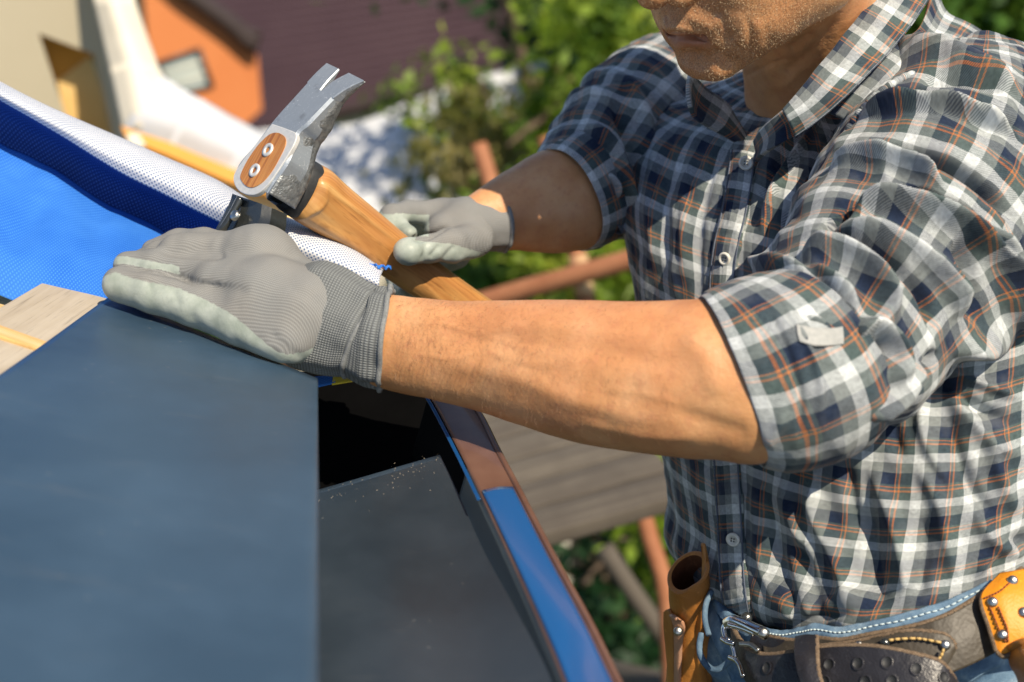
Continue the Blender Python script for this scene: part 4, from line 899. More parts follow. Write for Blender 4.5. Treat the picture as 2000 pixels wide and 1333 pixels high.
# ---------------- shirt body
FOLD_T = [  # (polyline, width, height, kind)
    # button line and its placket edge
    ([(1487, 330), (1462, 420), (1448, 520), (1445, 640), (1450, 800), (1456, 930), (1462, 1060), (1455, 1140), (1478, 1215)], 5, -.0035, 1),
    ([(1424, 345), (1400, 430), (1388, 520), (1392, 640)], 4, -.002, 1),
    # folds under the collar, falling down the left chest
    ([(1640, 190), (1560, 300), (1510, 390), (1488, 470)], 13, .010, 2), ([(1600, 210), (1530, 300), (1490, 380), (1466, 450)], 9, -.009),
    ([(1700, 200), (1620, 290), (1570, 380), (1550, 450)], 14, .012, 2), ([(1650, 230), (1590, 320), (1552, 400), (1520, 480)], 9, -.010),
    ([(1690, 260), (1650, 330), (1615, 400), (1600, 460)], 10, -.010), 
    ([(1370, 250), (1345, 340), (1335, 440), (1340, 560)], 9, .0045), ([(1320, 240), (1305, 330), (1300, 440), (1306, 560)], 9, -.004), ([(1400, 280), (1378, 380), (1365, 480), (1366, 600)], 8, -.004),
    ([(1290, 220), (1275, 330), (1270, 430), (1280, 540)], 9, .004), ([(1350, 300), (1322, 400), (1318, 500), (1325, 620)], 6, .003),
    # big vertical swags at the waist
    ([(1530, 930), (1545, 1010), (1585, 1090), (1600, 1190)], 13, .010), ([(1575, 930), (1600, 1020), (1640, 1110), (1670, 1200)], 15, .014, 2), ([(1500, 980), (1520, 1080), (1550, 1180), (1560, 1225)], 10, -.008),
    ([(1560, 1060), (1590, 1130), (1600, 1210)], 12, -.012), ([(1700, 900), (1735, 1000), (1760, 1090), (1770, 1180)], 15, .014, 3), ([(1690, 980), (1705, 1080), (1725, 1190)], 14, -.014),
    ([(1790, 900), (1830, 980), (1850, 1060), (1865, 1140)], 14, .012), ([(1800, 1000), (1805, 1080), (1795, 1170)], 13, -.010), ([(1650, 900), (1665, 980), (1672, 1060)], 11, -.008),
    ([(1475, 940), (1478, 1020), (1490, 1110), (1520, 1190)], 9, .006),
    # pulls towards the armpit
    ([(1990, 830), (1900, 790), (1820, 745), (1750, 735)], 13, -.013), ([(2000, 780), (1900, 745), (1830, 710)], 10, .009), ([(2000, 900), (1930, 860), (1880, 800), (1850, 740)], 14, .012), ([(1950, 1010), (1900, 960), (1870, 880), (1845, 790)], 12, -.011),
    ([(1990, 1010), (1955, 940), (1925, 850)], 12, .010), ([(1860, 960), (1820, 890), (1800, 830), (1805, 760)], 11, .010), ([(1760, 900), (1745, 830), (1740, 770)], 10, -.008), ([(1700, 870), (1690, 830)], 10, .006),
    ([(2000, 1090), (1940, 1060), (1900, 1000)], 12, .010), ([(2010, 1040), (1960, 1080), (1920, 1120)], 12, -.010), ([(1900, 1130), (1950, 1080), (1990, 1060)], 9, .010),
    # tucked hem billows
    ([(1500, 1212), (1545, 1222), (1600, 1205), (1680, 1198)], 10, -.006), ([(1560, 1200), (1640, 1175), (1740, 1150), (1830, 1120)], 16, .006)]
def shirt_disp(G, N, sts, seed, amp=1.0):
    G = strokes(G, N, [(q[0], q[1] * 1.15, q[2] * .62) if (seed == 41 and q[0][0][1] > 850) else (q[0], q[1], q[2] * (1.6 if seed in (51, 61) else .75), *q[3:]) for q in sts], facing=-.3)
    q = G @ np.array([[18., 3, 0], [4, 7, 0], [0, 0, 16]]).T; r = 1 - np.abs(fbm(q, 3, seed)); 
    return G + N * (amp * (.0030 * (r - .6) + .0014 * fbm(G * 55, 2, seed + 3) + .0012 * (1 - np.abs(fbm(G @ np.array([[60., 8, 0], [10, 14, 4], [0, 6, 50]]).T, 2, seed + 5)) - .6)))[..., None]
NU, NV = 520, 470
G = loft(TC, TA, TB, NU, NV, np.array([2.2, 2.3, 2.4, 2.5, 2.5, 2.5, 2.4, 2.3, 2.2, 2.1, 2.0]), th0=-math.pi)
N = gridnormals(G, True); 
if (N * (G - G.mean(1, keepdims=True))).sum() < 0: N = -N
# sag: fabric bulges above the belt, then tucks in
vv = np.linspace(0, 1, NV)[:, None]; bulge = .010 * np.exp(-((vv - .075) / .05) ** 2) - .016 * np.exp(-(vv / .018) ** 2)
thg = np.arange(NU)[None] / NU * 2 * math.pi
pleat = np.exp(-(vv / .13) ** 2) * .0046 * np.sin(thg * 13 + 2.2 * np.sin(thg * 3) + vv * 6) * (0.6 + 0.4 * np.sin(thg * 5))
G = G + N * (bulge + pleat)[..., None]; N = gridnormals(G, True)
if (N * (G - G.mean(1, keepdims=True))).sum() < 0: N = -N
G = shirt_disp(G, N, FOLD_T, 41)
Gc = closed_tube(G, 0); uv = uvgrid(Gc); f = gridfaces(NV, NU + 1)
N3 = np.concatenate([N, N[:, :1]], 1); f = orient(Gc, f, N3)
shirt = mk('shirt', Gc, f, PLAID, person, uv)
torsoG, torsoN = G, N
def onshirt(px, py):
    X, Y = topx(torsoG); fr = (torsoN * unit(-torsoG)).sum(-1) > 0.05; D = (X - px) ** 2 + (Y - py) ** 2 + (~fr) * 1e9; i = np.unravel_index(np.argmin(D), D.shape); return torsoG[i], torsoN[i], i
# placket: a band riding on the shirt surface with raised stitched edges
def band_on(pts, halfw, lift, mat, name, parent, nu=14, uvscale=None, jitter=0):
    pts = np.array(pts, float); pl = crom(pts, np.linspace(0, len(pts) - 1, 150)); X, Y = topx(torsoG)
    fr = (torsoN * unit(-torsoG)).sum(-1) > -.1; S_ = torsoG[fr]; SN = torsoN[fr]; sx, sy = X[fr], Y[fr]; T = unit(np.gradient(pl, axis=0)); nr = np.stack([T[:, 1], -T[:, 0]], 1)
    rows = []; nrm = []
    for k in range(len(pl)):
        r, rn = [], []
        for u in np.linspace(-1, 1, nu):
            q = pl[k] + nr[k] * u * halfw; D = (sx - q[0]) ** 2 + (sy - q[1]) ** 2; ii = np.argpartition(D, 4)[:4]; w = 1 / (D[ii] + .5); w /= w.sum()
            dep = -(S_[ii, 2] * w).sum(); p = P(q[0], q[1], dep); r.append(p + (SN[ii] * w[:, None]).sum(0) * lift * (1 - .5 * u * u)); 
        rows.append(r)
    return np.array(rows)
G = band_on([(1455, 300), (1440, 400), (1418, 505), (1412, 640), (1417, 800), (1422, 900), (1427, 980), (1431, 1053), (1434, 1130), (1443, 1200)], 27, .0035, PLAID, 'placket', shirt)
v, f, uv = shell(G, .0030); uv = uv * 1.0 + np.array([.012, .004]); mk('placket', v, f, PLAID, shirt, uv)
plG = G
for u, nm in ((1, 'seam'), (12, 'seam')):
    c = G[:, u]; Nn = unit(-c) ; v, f = pipe(c + Nn * .0008, .0006, 6, 150); mk('placket_seam', v, f, simple('navy_seam', (0.05, 0.07, 0.12), (0.16, 0.18, 0.22), 800, 0.9, 0.5) if u == 1 else bpy.data.materials['navy_seam'], shirt)
# buttons
def button(px, py, r, n, dd=.004):
    D = np.abs(topx(plG)[0] - px) + np.abs(topx(plG)[1] - py); p = plG[np.unravel_index(np.argmin(D), D.shape)] if D.min() < 40 else onshirt(px, py)[0]
    c = P(px, py, -p[2] - dd); n = unit(n); a = unit(np.cross(n, [0, 1, 0.2])); b = np.cross(n, a)
    prof = [(0, .0012), (.55, .0010), (.62, .0018), (.85, .0022), (1.0, .0012), (1.0, 0), (.9, -.0008), (0, -.0008)]
    th = np.arange(28) / 28 * 2 * math.pi; rr = np.array([[c + (a * math.cos(t) + b * math.sin(t)) * r * q[0] + n * q[1] for t in th] for q in prof])
    rr = rr[::-1]; v, f = rr.reshape(-1, 3), [tuple(x) for x in gridfaces(len(prof), 28, True)]
    o = mk('button', v, f, BUTTON, shirt)
    for i in range(4):
        q = c + (a * math.cos(i * 1.571 + .7) + b * math.sin(i * 1.571 + .7)) * r * .26 + n * .0012; v, f = pipe(np.array([q - n * .0003, q + n * .0003]), .0006, 8, 2); mk('thread_hole', v, f, RUBBER, o)
nf = unit(TB[5]); nb_ = unit(nf + np.array([0, .1, .35]))
button(1457, 319, .0056, unit(nf * .5 + np.array([.15, .2, .9])), .006); button(1416, 506, .0052, nb_); button(1432, 1054, .0052, unit(nf * .6 + np.array([0, 0, .6])))

# ---------------- sleeves
def sleeve(name, secs, nu, nv, sts, mat, seed, amp=1.0, n=2.1, uvo=(0, 0), rings=0.0):
    C, A, B = tube_sections(secs); G = loft(C, A, B, nu, nv, n); N = gridnormals(G, True)
    if (N * (G - G.mean(1, keepdims=True))).sum() < 0: N = -N
    if rings:
        v_ = np.linspace(0, 1, nv)[:, None]; t_ = np.arange(nu)[None] / nu * 2 * math.pi
        G = G + N * (rings * np.sin(v_ * 60 + 2.5 * np.sin(t_ + 1) + 1.2 * np.sin(2 * t_ + v_ * 9)) * (0.5 + 0.5 * np.sin(v_ * 13 + t_)))[..., None]
    G = shirt_disp(G, N, sts, seed, amp); G = np.concatenate([G, G[:, :1]], 1); N = np.concatenate([N, N[:, :1]], 1)
    uv = uvgrid(G) + np.array(uvo); f = orient(G, gridfaces(*G.shape[:2]), N); return mk(name, G, f, mat, shirt, uv), G, N
NSLV = [(1490, 752, .893, 168, .92), (1530, 738, .893, 178, .92), (1600, 700, .910, 188, .92), (1670, 620, .940, 205, .92), (1740, 520, .970, 222, .92), (1810, 410, 1.000, 228, .92), (1865, 310, 1.035, 214, .9), (1905, 215, 1.07, 172, .85), (1925, 140, 1.10, 100, .8), (1930, 95, 1.12, 30, .8)]
FOLD_S = [
    ([(1640, 425), (1700, 400), (1780, 405), (1880, 450), (1960, 520)], 16, .013, 2), ([(1600, 450), (1640, 425), (1720, 378), (1800, 372), (1900, 420)], 10, -.013, 2),
    ([(1620, 330), (1700, 310), (1780, 325), (1850, 370)], 14, .010, 2), ([(1640, 300), (1720, 290), (1800, 300), (1900, 350), (1990, 440)], 10, -.013),
    ([(1680, 230), (1780, 212), (1880, 226), (1990, 275)], 16, .012, 3), ([(1690, 205), (1790, 196), (1890, 212), (2000, 262)], 10, -.013), ([(1720, 120), (1820, 110), (1920, 150), (2000, 210)], 18, .010), ([(1800, 160), (1890, 160), (2000, 205)], 10, -.008),
    ([(1440, 545), (1500, 520), (1570, 530), (1640, 570), (1680, 640)], 16, .008), ([(1530, 500), (1580, 530), (1605, 570), (1600, 620)], 12, -.006), ([(1560, 500), (1640, 500), (1720, 560), (1740, 640)], 16, .012),
    ([(1560, 480), (1620, 470), (1720, 500), (1800, 570), (1830, 660)], 10, -.008), ([(1620, 450), (1740, 470), (1840, 540), (1880, 620)], 18, .010), ([(1860, 470), (1900, 540), (1900, 640)], 12, -.010), ([(1920, 440), (1960, 520), (1960, 620)], 15, .011),
    ([(1640, 680), (1700, 640), (1750, 690), (1730, 760)], 14, .010), ([(1660, 760), (1700, 720), (1720, 660)], 10, -.010), ([(1680, 820), (1740, 770), (1790, 700)], 12, .010), ([(1620, 860), (1640, 800), (1650, 740)], 10, -.010),
    ([(1760, 790), (1800, 740), (1830, 680)], 9, -.009), ([(1600, 560), (1640, 620), (1660, 700)], 9, -.008), ([(1990, 560), (1940, 640), (1860, 700)], 14, .010), ([(1560, 630), (1600, 640), (1650, 690)], 8, .006)]
near_sleeve, SG, SN_ = sleeve('sleeve', NSLV, 420, 420, FOLD_S, PLAID2, 51, 1.15, uvo=(.01, .006), rings=.0018)
FSLV = [(1118, 386, 1.205, 108, .92), (1160, 358, 1.22, 126, .92), (1215, 290, 1.25, 138, .9), (1275, 215, 1.285, 132, .9), (1330, 165, 1.32, 105, .85), (1370, 140, 1.34, 60, .8)]
FOLD_F = [([(1130, 270), (1170, 320), (1200, 400), (1230, 440)], 10, -.010), ([(1150, 240), (1200, 300), (1230, 380), (1245, 430)], 11, .009), ([(1110, 300), (1145, 360), (1175, 440)], 8, .009, 2), ([(1190, 200), (1230, 270), (1250, 350)], 10, -.008), ([(1175, 330), (1200, 370), (1190, 430)], 8, .010), ([(1165, 460), (1200, 440), (1250, 435)], 8, .008), ([(1220, 150), (1260, 230), (1280, 320)], 12, .006)]
far_sleeve, FG, FN = sleeve('sleeve', FSLV, 220, 220, FOLD_F, PLAID2, 61, 1.2, uvo=(.02, 0.01), rings=.0025)
# rolled cuffs: doubled cloth, open at the hand end
def cuffroll(secs, nu, nv, wall, mat, sts, seed, uvo, tilt=0.0):
    C, A, B = tube_sections(secs); T0 = unit(C[0] - C[1]); sg = 1 if A[0][1] > 0 else -1
    A = A + sg * T0 * tilt * np.linspace(1, .35, len(A))[:, None]; G = loft(C, A, B, nu, nv, 2.15); Gi = loft(C, A * .93, B * .93, nu, nv // 3, 2.15)
    N = gridnormals(G, True); 
    if (N * (G - G.mean(1, keepdims=True))).sum() < 0: N = -N
    G = shirt_disp(G, N, sts, seed, .7)
    rim = [G[0] * (1 - w) + (Gi[0]) * w + unit(C[0] - C[1]) * .004 * math.sin(math.pi * w) for w in (.25, .5, .75)]
    Gt = np.concatenate([Gi[::-1], np.array(rim)[::-1], G], 0); Gt = np.concatenate([Gt, Gt[:, :1]], 1)
    back = [Gt[-1] - (Gt[-1] - Gt[-1].mean(0)) * .07 * k for k in (.5, 1)]; Gt = np.concatenate([Gt, np.array(back)])
    n = gridnormals(Gt); f = gridfaces(*Gt.shape[:2]); uv = uvgrid(Gt) + np.array(uvo); fn = vnormals(Gt.reshape(-1, 3), f).reshape(Gt.shape)
    k = len(Gi) + 3 + nv // 2; 
    if (fn[k] * (Gt[k] - Gt[k].mean(0))).sum() < 0: f = f[:, ::-1]
    return mk('rolled_cuff', Gt, f, mat, shirt, uv), G
NC_ = [(1440, 745, .884, 170, .94), (1462, 745, .884, 178, .94), (1500, 735, .886, 184, .94), (1560, 712, .893, 186, .94), (1590, 695, .900, 180, .94)]
nc, NCG = cuffroll(NC_, 300, 90, .004, PLAID3, [([(1500, 600), (1540, 690), (1565, 780), (1560, 850)], 7, -.004), ([(1530, 590), (1570, 660), (1600, 740), (1600, 830)], 8, .004), ([(1440, 900), (1500, 860), (1540, 800)], 14, .006)], 71, (0.004, 0.008), tilt=.020)
FC_ = [(1112, 388, 1.20, 108, .94), (1128, 380, 1.205, 112, .94), (1160, 362, 1.215, 118, .94)]
fc, _g = cuffroll(FC_, 160, 50, .004, PLAID3, [], 72, (0, 0))
# little sleeve tab with its button loop
cx_, cy_ = topx(NCG); gx_, gy_ = topx(SG)
def frontd(x, y):
    d = [(-g[..., 2])[((X_ - x) ** 2 + (Y_ - y) ** 2) < 81] for g, X_, Y_ in ((NCG, cx_, cy_), (SG, gx_, gy_))]; return min(q.min() for q in d if len(q))
tabr = [[(1556, 634), (1590, 640), (1625, 641), (1646, 638)], [(1558, 652), (1590, 659), (1625, 661), (1648, 657)], [(1562, 668), (1592, 674), (1626, 675), (1648, 672)]]
G = patchgrid([[(x, y, frontd(x, y) - .0005) for x, y in r_] for r_ in tabr], 12, 40)
v, f, uv = shell(G, .0018); mk('sleeve_tab', v, f, simple('off_white_cotton_tab', (0.33, 0.34, 0.33), (0.42, 0.42, 0.40), 300, 0.9, 0.5), shirt)

# ---------------- collar
def leaf(rows, th=.0035, nv=60, nu=60, mat=PLAID3, name='collar', uvo=(0, 0), uvr=0.0):
    G = patchgrid(rows, nv, nu); N = gridnormals(G); N = N if (N * -G).sum() > 0 else -N
    G = G + N * (.0009 * fbm(G * 45, 2, 9))[..., None]; v, f, uv = shell(G, th, N)
    c, s_ = math.cos(uvr), math.sin(uvr); uv = uv @ np.array([[c, s_], [-s_, c]]) + np.array(uvo); return mk(name, v, f, mat, shirt, uv), G
near_leaf, CG = leaf([[(1750, -70, 1.10), (1700, 2, 1.055), (1655, 60, 1.030), (1600, 126, 1.012), (1560, 176, 1.005), (1527, 214, 1.005)],
      [(1790, -60, 1.09), (1738, 20, 1.045), (1690, 84, 1.018), (1634, 148, 1.000), (1585, 200, .996), (1538, 232, 1.000)],
      [(1840, -40, 1.09), (1784, 46, 1.045), (1730, 112, 1.022), (1676, 166, 1.008), (1612, 228, 1.004), (1554, 270, 1.010)]], uvo=(.012, .020))
far_leaf, _c = leaf([[(1352, 140, 1.10), (1380, 170, 1.12), (1420, 200, 1.13), (1462, 268, 1.125)], [(1347, 170, 1.095), (1366, 205, 1.105), (1405, 235, 1.11), (1450, 272, 1.118)], [(1350, 205, 1.092), (1362, 228, 1.098), (1392, 250, 1.105), (1440, 276, 1.115)]], uvo=(.0, .03), nv=40)
stand, _c = leaf([[(1530, 212, 1.03), (1508, 232, 1.04), (1484, 254, 1.055), (1470, 276, 1.07)], [(1546, 236, 1.02), (1520, 256, 1.028), (1492, 278, 1.045), (1474, 298, 1.065)], [(1560, 262, 1.02), (1520, 282, 1.028), (1486, 300, 1.045), (1470, 316, 1.068)]], uvo=(.01, .0), name='collar_stand')
c = np.concatenate([CG[-1]]); 
seamm = simple('dark_seam_thread', (0.10, 0.12, 0.15), (0.22, 0.24, 0.27), 900, 0.9, 0.5)  # dark grey blue thread for the collar stitching
v, f = pipe(CG[-3] + unit(-CG[-3]) * .0006, .0005, 6, 80); mk('stitching', v, f, seamm, shirt)
# yoke: shoulder panel between collar and sleeve
yoke, YG = leaf([[(1830, -30, 1.115), (1790, 60, 1.07), (1715, 90, 1.040), (1660, 150, 1.03), (1600, 210, 1.03)],
                 [(1850, 20, 1.11), (1815, 78, 1.06), (1760, 118, 1.025), (1705, 172, 1.015), (1650, 236, 1.018)],
                 [(1900, 48, 1.115), (1860, 95, 1.055), (1790, 150, 1.018), (1730, 205, 1.0), (1672, 270, 1.0)],
                 [(1960, 90, 1.13), (1910, 130, 1.06), (1830, 180, 1.02), (1750, 235, 1.0), (1680, 300, 1.0)]], th=.004, name='yoke', uvo=(.03, .012), mat=PLAID3)
# armhole seam, a puckered welt
arm_s = PA([(1832, 118, .998), (1812, 140, .992), (1770, 150, .985), (1720, 180, .978), (1680, 220, .975), (1650, 270, .975), (1632, 330, .975), (1618, 400, .98)])
pl = crom(arm_s, np.linspace(0, len(arm_s) - 1, 120)); pl = pl * 1.012 + np.array([0, 0, 1]) * (.0004 * np.sin(np.arange(120) * 1.3) + .001 * vnoise(pl * 400, 3))[:, None]
v, f = pipe(pl, .0028 + .0003 * np.sin(np.arange(120) * 1.3), 12, 240); uvw = np.stack([np.arange(len(v)) * 0.00013, v @ np.array([.3, .3, .3])], 1); mk('armhole_seam', v, f, PLAID3, shirt, uvw)
# ================================================================== gloves
def coatmask(V, N, poly, soft=6.0):
    """1 where a vertex lies on the palm side of a line drawn in photo pixels (given left to right), or faces away downwards"""
    X, Y = topx(V); pl = np.array(poly, float); yl = np.interp(X, pl[:, 0], pl[:, 1]); return np.clip((Y - yl) / soft * .5 + .5, 0, 1)
# near (left) hand, palm down on the sheet
H = nS
def S(x, y, up): return onS(x, y) + nS * up        # a point over the sheet: photo pixel of its foot on the sheet plane... then lifted
def Q(x, y, d): return P(x, y, d)
s = SDF(np.minimum.reduce([Q(150, 760, .90), Q(800, 420, 1.12), Q(150, 760, 1.12), Q(800, 420, .9)]), np.maximum.reduce([Q(150, 760, .90), Q(800, 420, 1.12), Q(150, 760, 1.12), Q(800, 420, .9)]), 0.00165)
r = lambda px, d=.98: px / FP * d
# palm block
s.chain([Q(640, 628, .968), Q(600, 615, .968), Q(520, 585, .975), Q(430, 560, .985)], [r(74), r(88), r(84), r(58)], .012)
s.chain([Q(640, 600, .985), Q(590, 575, 1.0), Q(500, 515, 1.01)], [r(60), r(66), r(60)], .014)
s.chain([Q(520, 500, 1.01), Q(440, 500, 1.01), Q(350, 500, 1.015)], [r(58), r(46), r(46)], .014)
s.ell(Q(500, 500, 1.0), (r(60), r(52), .022), .012)
# little finger (near edge)
s.chain([Q(560, 668, .950), Q(470, 630, .962), Q(380, 598, .975), Q(300, 572, .985), Q(236, 556, .995)], [r(46), r(44), r(40), r(40), r(37)], .010)
# ring finger
s.chain([Q(500, 560, .985), Q(400, 538, .995), Q(310, 522, 1.005), Q(250, 520, 1.012)], [r(50), r(40), r(36), r(30)], .006)
# middle and index, over the far side
s.chain([Q(470, 520, 1.01), Q(380, 498, 1.02), Q(310, 500, 1.03), Q(270, 512, 1.035)], [r(48), r(38), r(30), r(24)], .006)
s.chain([Q(480, 498, 1.02), Q(400, 480, 1.04), Q(350, 478, 1.05), Q(300, 492, 1.055)], [r(42), r(36), r(32), r(26)], .006)
# thumb tucked under on the far side
s.chain([Q(600, 560, 1.02), Q(540, 520, 1.055), Q(480, 500, 1.07)], [r(44), r(34), r(26)], .01)
# cuff root
V, Fc = s.mesh(); V = relax(V, Fc, 3, .5); N = vnormals(V, Fc)
sheet_d = (V - Asq) @ nS; low = sheet_d < .0015; V[low] += nS * (.0015 - sheet_d[low])[:, None]; N = vnormals(V, Fc)
HAND = [([(225, 520), (280, 528), (340, 540), (400, 556), (470, 560)], 6, -.0030), ([(300, 486), (360, 498), (420, 500), (440, 492)], 7, -.0035), ([(250, 532), (300, 540), (370, 556)], 9, .0014),
        ([(420, 480), (470, 500), (540, 540), (600, 560)], 20, -.0015), ([(340, 470), (400, 470), (430, 480)], 16, .002), ([(470, 462), (530, 470), (580, 500)], 22, .002), ([(440, 580), (500, 600), (580, 620)], 24, .0012),
        ([(400, 560), (440, 568), (490, 566)], 10, -.0020), ([(365, 610), (390, 640), (410, 660)], 10, -.0012), ([(520, 640), (560, 680), (600, 705)], 9, -.0012), ([(450, 640), (490, 670), (540, 690)], 14, .002), ([(330, 560), (345, 580), (350, 600)], 7, -.0010), ([(560, 560), (620, 590), (650, 640)], 10, -.0010),
        ([(600, 690), (640, 712), (690, 722)], 9, .0012), ([(286, 548), (294, 560), (296, 580)], 6, -.0010)]
V = strokes(V, N, [(q[0], q[1], q[2] * .7, *q[3:]) for q in HAND]); V = V + N * (.0003 * fbm(V * 70, 3, 17))[:, None]
coat = coatmask(V, N, [(100, 520), (195, 545), (225, 532), (262, 545), (300, 553), (345, 562), (400, 585), (450, 612), (490, 645), (520, 672), (560, 700), (605, 732), (640, 760), (760, 900)], 9)
X, Y = topx(V)
ring = np.exp(-((Y - np.interp(X, [180, 200, 240, 300, 360, 372, 400], [530, 512, 508, 519, 530, 536, 540])) / 9) ** 2) * (X > 180) * (X < 352) * (N @ nS < .75); coat = np.maximum(coat, ring)
coat = np.maximum(coat, ((N @ nS) < -.25) * 1.0)
ah = unit(P(690, 650, .96) - P(250, 540, 1.0)); bh = unit(np.cross(nS, ah)); uv = np.stack([V @ ah, V @ bh + .25 * (V @ nS)], 1)
ng = mk('glove', V, Fc, GLOVE, person, uv, attrs={'coat': coat}); tag(ng, 'left glove pressing palm down on the metal sheet')
def cuff(secs, parent, mat=CUFF, nu=140, nv=70, n=2.1, hem=True, ruf=.0010, k=0.9):
    C, A, B = tube_sections(secs); G = loft(C, A, B, nu, nv, n); N = gridnormals(G, True)
    if (N * (G - G.mean(1, keepdims=True))).sum() < 0: N = -N
    t = np.arange(nu)[None] / nu * 2 * math.pi; G = G + N * (ruf * np.sin(t * 9 + 2 * np.sin(t * 2)) * np.linspace(.2, 1, nv)[:, None] + .0008 * fbm(G * 60, 2, 5))[..., None]
    inn = G[-1] - N[-1] * .0022; rows = [G, (G[-1] - N[-1] * .0006 + unit(C[-1] - C[-2]) * .0014)[None], inn[None], (inn - unit(C[-1] - C[-2]) * .012 - N[-1] * .001)[None]]
    Gt = np.concatenate(rows); Gt = np.concatenate([Gt, Gt[:, :1]], 1); f = gridfaces(*Gt.shape[:2]); fn = vnormals(Gt.reshape(-1, 3), f).reshape(Gt.shape)
    if (fn[20] * (Gt[20] - Gt[20].mean(0))).sum() < 0: f = f[:, ::-1]
    o = mk('cuff', Gt, f, mat, parent, uvgrid(Gt)[..., ::-1])
    if hem:
        lp = np.concatenate([G[-1], G[-1][:1]]) + unit(C[-1] - C[-2]) * .0005; v, f = pipe(lp, .0019, 10, nu * 2); mk('hem', v, f, HEM, o)
    return o
cuff([(572, 602, .972, 92, .50), (600, 612, .969, 108, .60), (640, 626, .966, 107, .66), (680, 641, .963, 100, .72), (705, 650, .960, 93, .8), (716, 656, .959, 89, .83)], ng, hem=True)
cuff([(698, 650, .9600, 84, .82), (712, 656, .9592, 89, .86), (722, 658, .9586, 95, .88), (734, 660, .958, 98, .90), (743, 662, .957, 97, .92), (752, 663, .957, 98, .94)], ng, nv=40, hem=True, ruf=.0014)

# far (right) hand closed round the handle
HA, HB = P(590, 395, .975), P(960, 610, 1.12)
s = SDF(np.minimum(np.minimum(P(700, 640, 1.26), P(1010, 380, 1.26)), np.minimum(P(700, 640, 1.04), P(1010, 380, 1.04))), np.maximum(np.maximum(P(700, 640, 1.26), P(1010, 380, 1.26)), np.maximum(P(700, 640, 1.04), P(1010, 380, 1.04))), 0.0016)
r = lambda px, d=1.14: px / FP * d
s.chain([P(955, 437, 1.170), P(905, 440, 1.160), P(870, 455, 1.155)], [r(46), r(45), r(42)], .01)              # wrist and heel
s.chain([P(910, 425, 1.165), P(860, 425, 1.185), P(820, 430, 1.195)], [r(38), r(38), r(30)], .012)                   # back of the hand
s.chain([P(930, 470, 1.145), P(880, 480, 1.115), P(838, 486, 1.095), P(800, 492, 1.082)], [r(34), r(32), r(26), r(25)], .010)   # thumb
s.ell(P(796, 492, 1.080), (r(27), r(24), .010), .004)
s.chain([P(860, 420, 1.17), P(800, 414, 1.165), P(764, 422, 1.155), P(754, 446, 1.145)], [r(30), r(22), r(20), r(17)], .008)      # index over the top
s.chain([P(764, 424, 1.155), P(778, 446, 1.15), P(800, 456, 1.14)], [r(20), r(20), r(16)], .006)
# three fingers round behind the handle, tips showing beneath it
for k, (x0, y0, x1, y1, dx) in enumerate([(850, 440, 778, 567, 0), (870, 470, 806, 576, 0), (895, 500, 838, 582, 0)]):
    s.chain([P(x0, y0, 1.205), P(x0 - 45, y0 + 20, 1.225), P(x1 - 12, y1 - 40, 1.21), P(x1, y1, 1.175), P(x1 + 14, y1 + 4, 1.145)], [r(26), r(22), r(20), r(19), r(17)], .006)
V, Fc = s.mesh(); V = relax(V, Fc, 3, .5); N = vnormals(V, Fc)
V = strokes(V, N, [([(800, 466), (830, 464), (850, 455), (880, 440)], 6, -.004), ([(838, 505), (850, 490), (862, 478)], 5, -.0016), ([(866, 508), (880, 490), (890, 480)], 5, -.0014), ([(822, 512), (832, 490), (830, 470)], 5, -.0014), ([(940, 500), (900, 506), (860, 514)], 8, .001), ([(760, 402), (800, 400), (840, 410)], 10, .001), ([(850, 455), (880, 462), (920, 468)], 14, .0012)])
V = V + N * (.0004 * fbm(V * 90, 3, 19))[:, None]
coat = coatmask(V, N, [(700, 380), (735, 400), (748, 418), (790, 420), (826, 428), (832, 452), (810, 470), (850, 474), (880, 476), (920, 488), (960, 500)], 7)
X, Y = topx(V); coat = np.where((X > 838) & (Y < 470), 0, coat); coat = np.where((X < 838) & (X > 770) & (Y > 418) & (Y < 462), 1, coat); coat = np.where(Y > 530, 1, coat)
ah = unit(P(960, 440, 1.12) - P(800, 430, 1.14)); bh = unit(np.cross(ah, [0, 0, 1])); uv = np.stack([V @ ah, V @ bh], 1)
fg = mk('glove', V, Fc, GLOVE, person, uv, attrs={'coat': coat}); tag(fg, 'right glove gripping the hammer handle')
cuff([(890, 444, 1.160, 40, .9), (910, 441, 1.161, 49, .9), (935, 439, 1.165, 52, .9), (960, 437, 1.17, 54, .92), (974, 435, 1.173, 56, .95)], fg, CUFF2, nu=110, nv=50, hem=True, ruf=.0006)

# ================================================================== hammer
ham = empty('claw_hammer', P(520, 350, .94), 'steel claw hammer with hickory handle gripped in the far glove', 'hammer')
HN = unit([-0.60, 0.36, 0.715])                     # top of the head faces this way; the handle runs the other way
oh = P(505, 315, 1.03)
def onH(x, y, off=0.0): return onplane(x, y, oh + HN * off, HN)
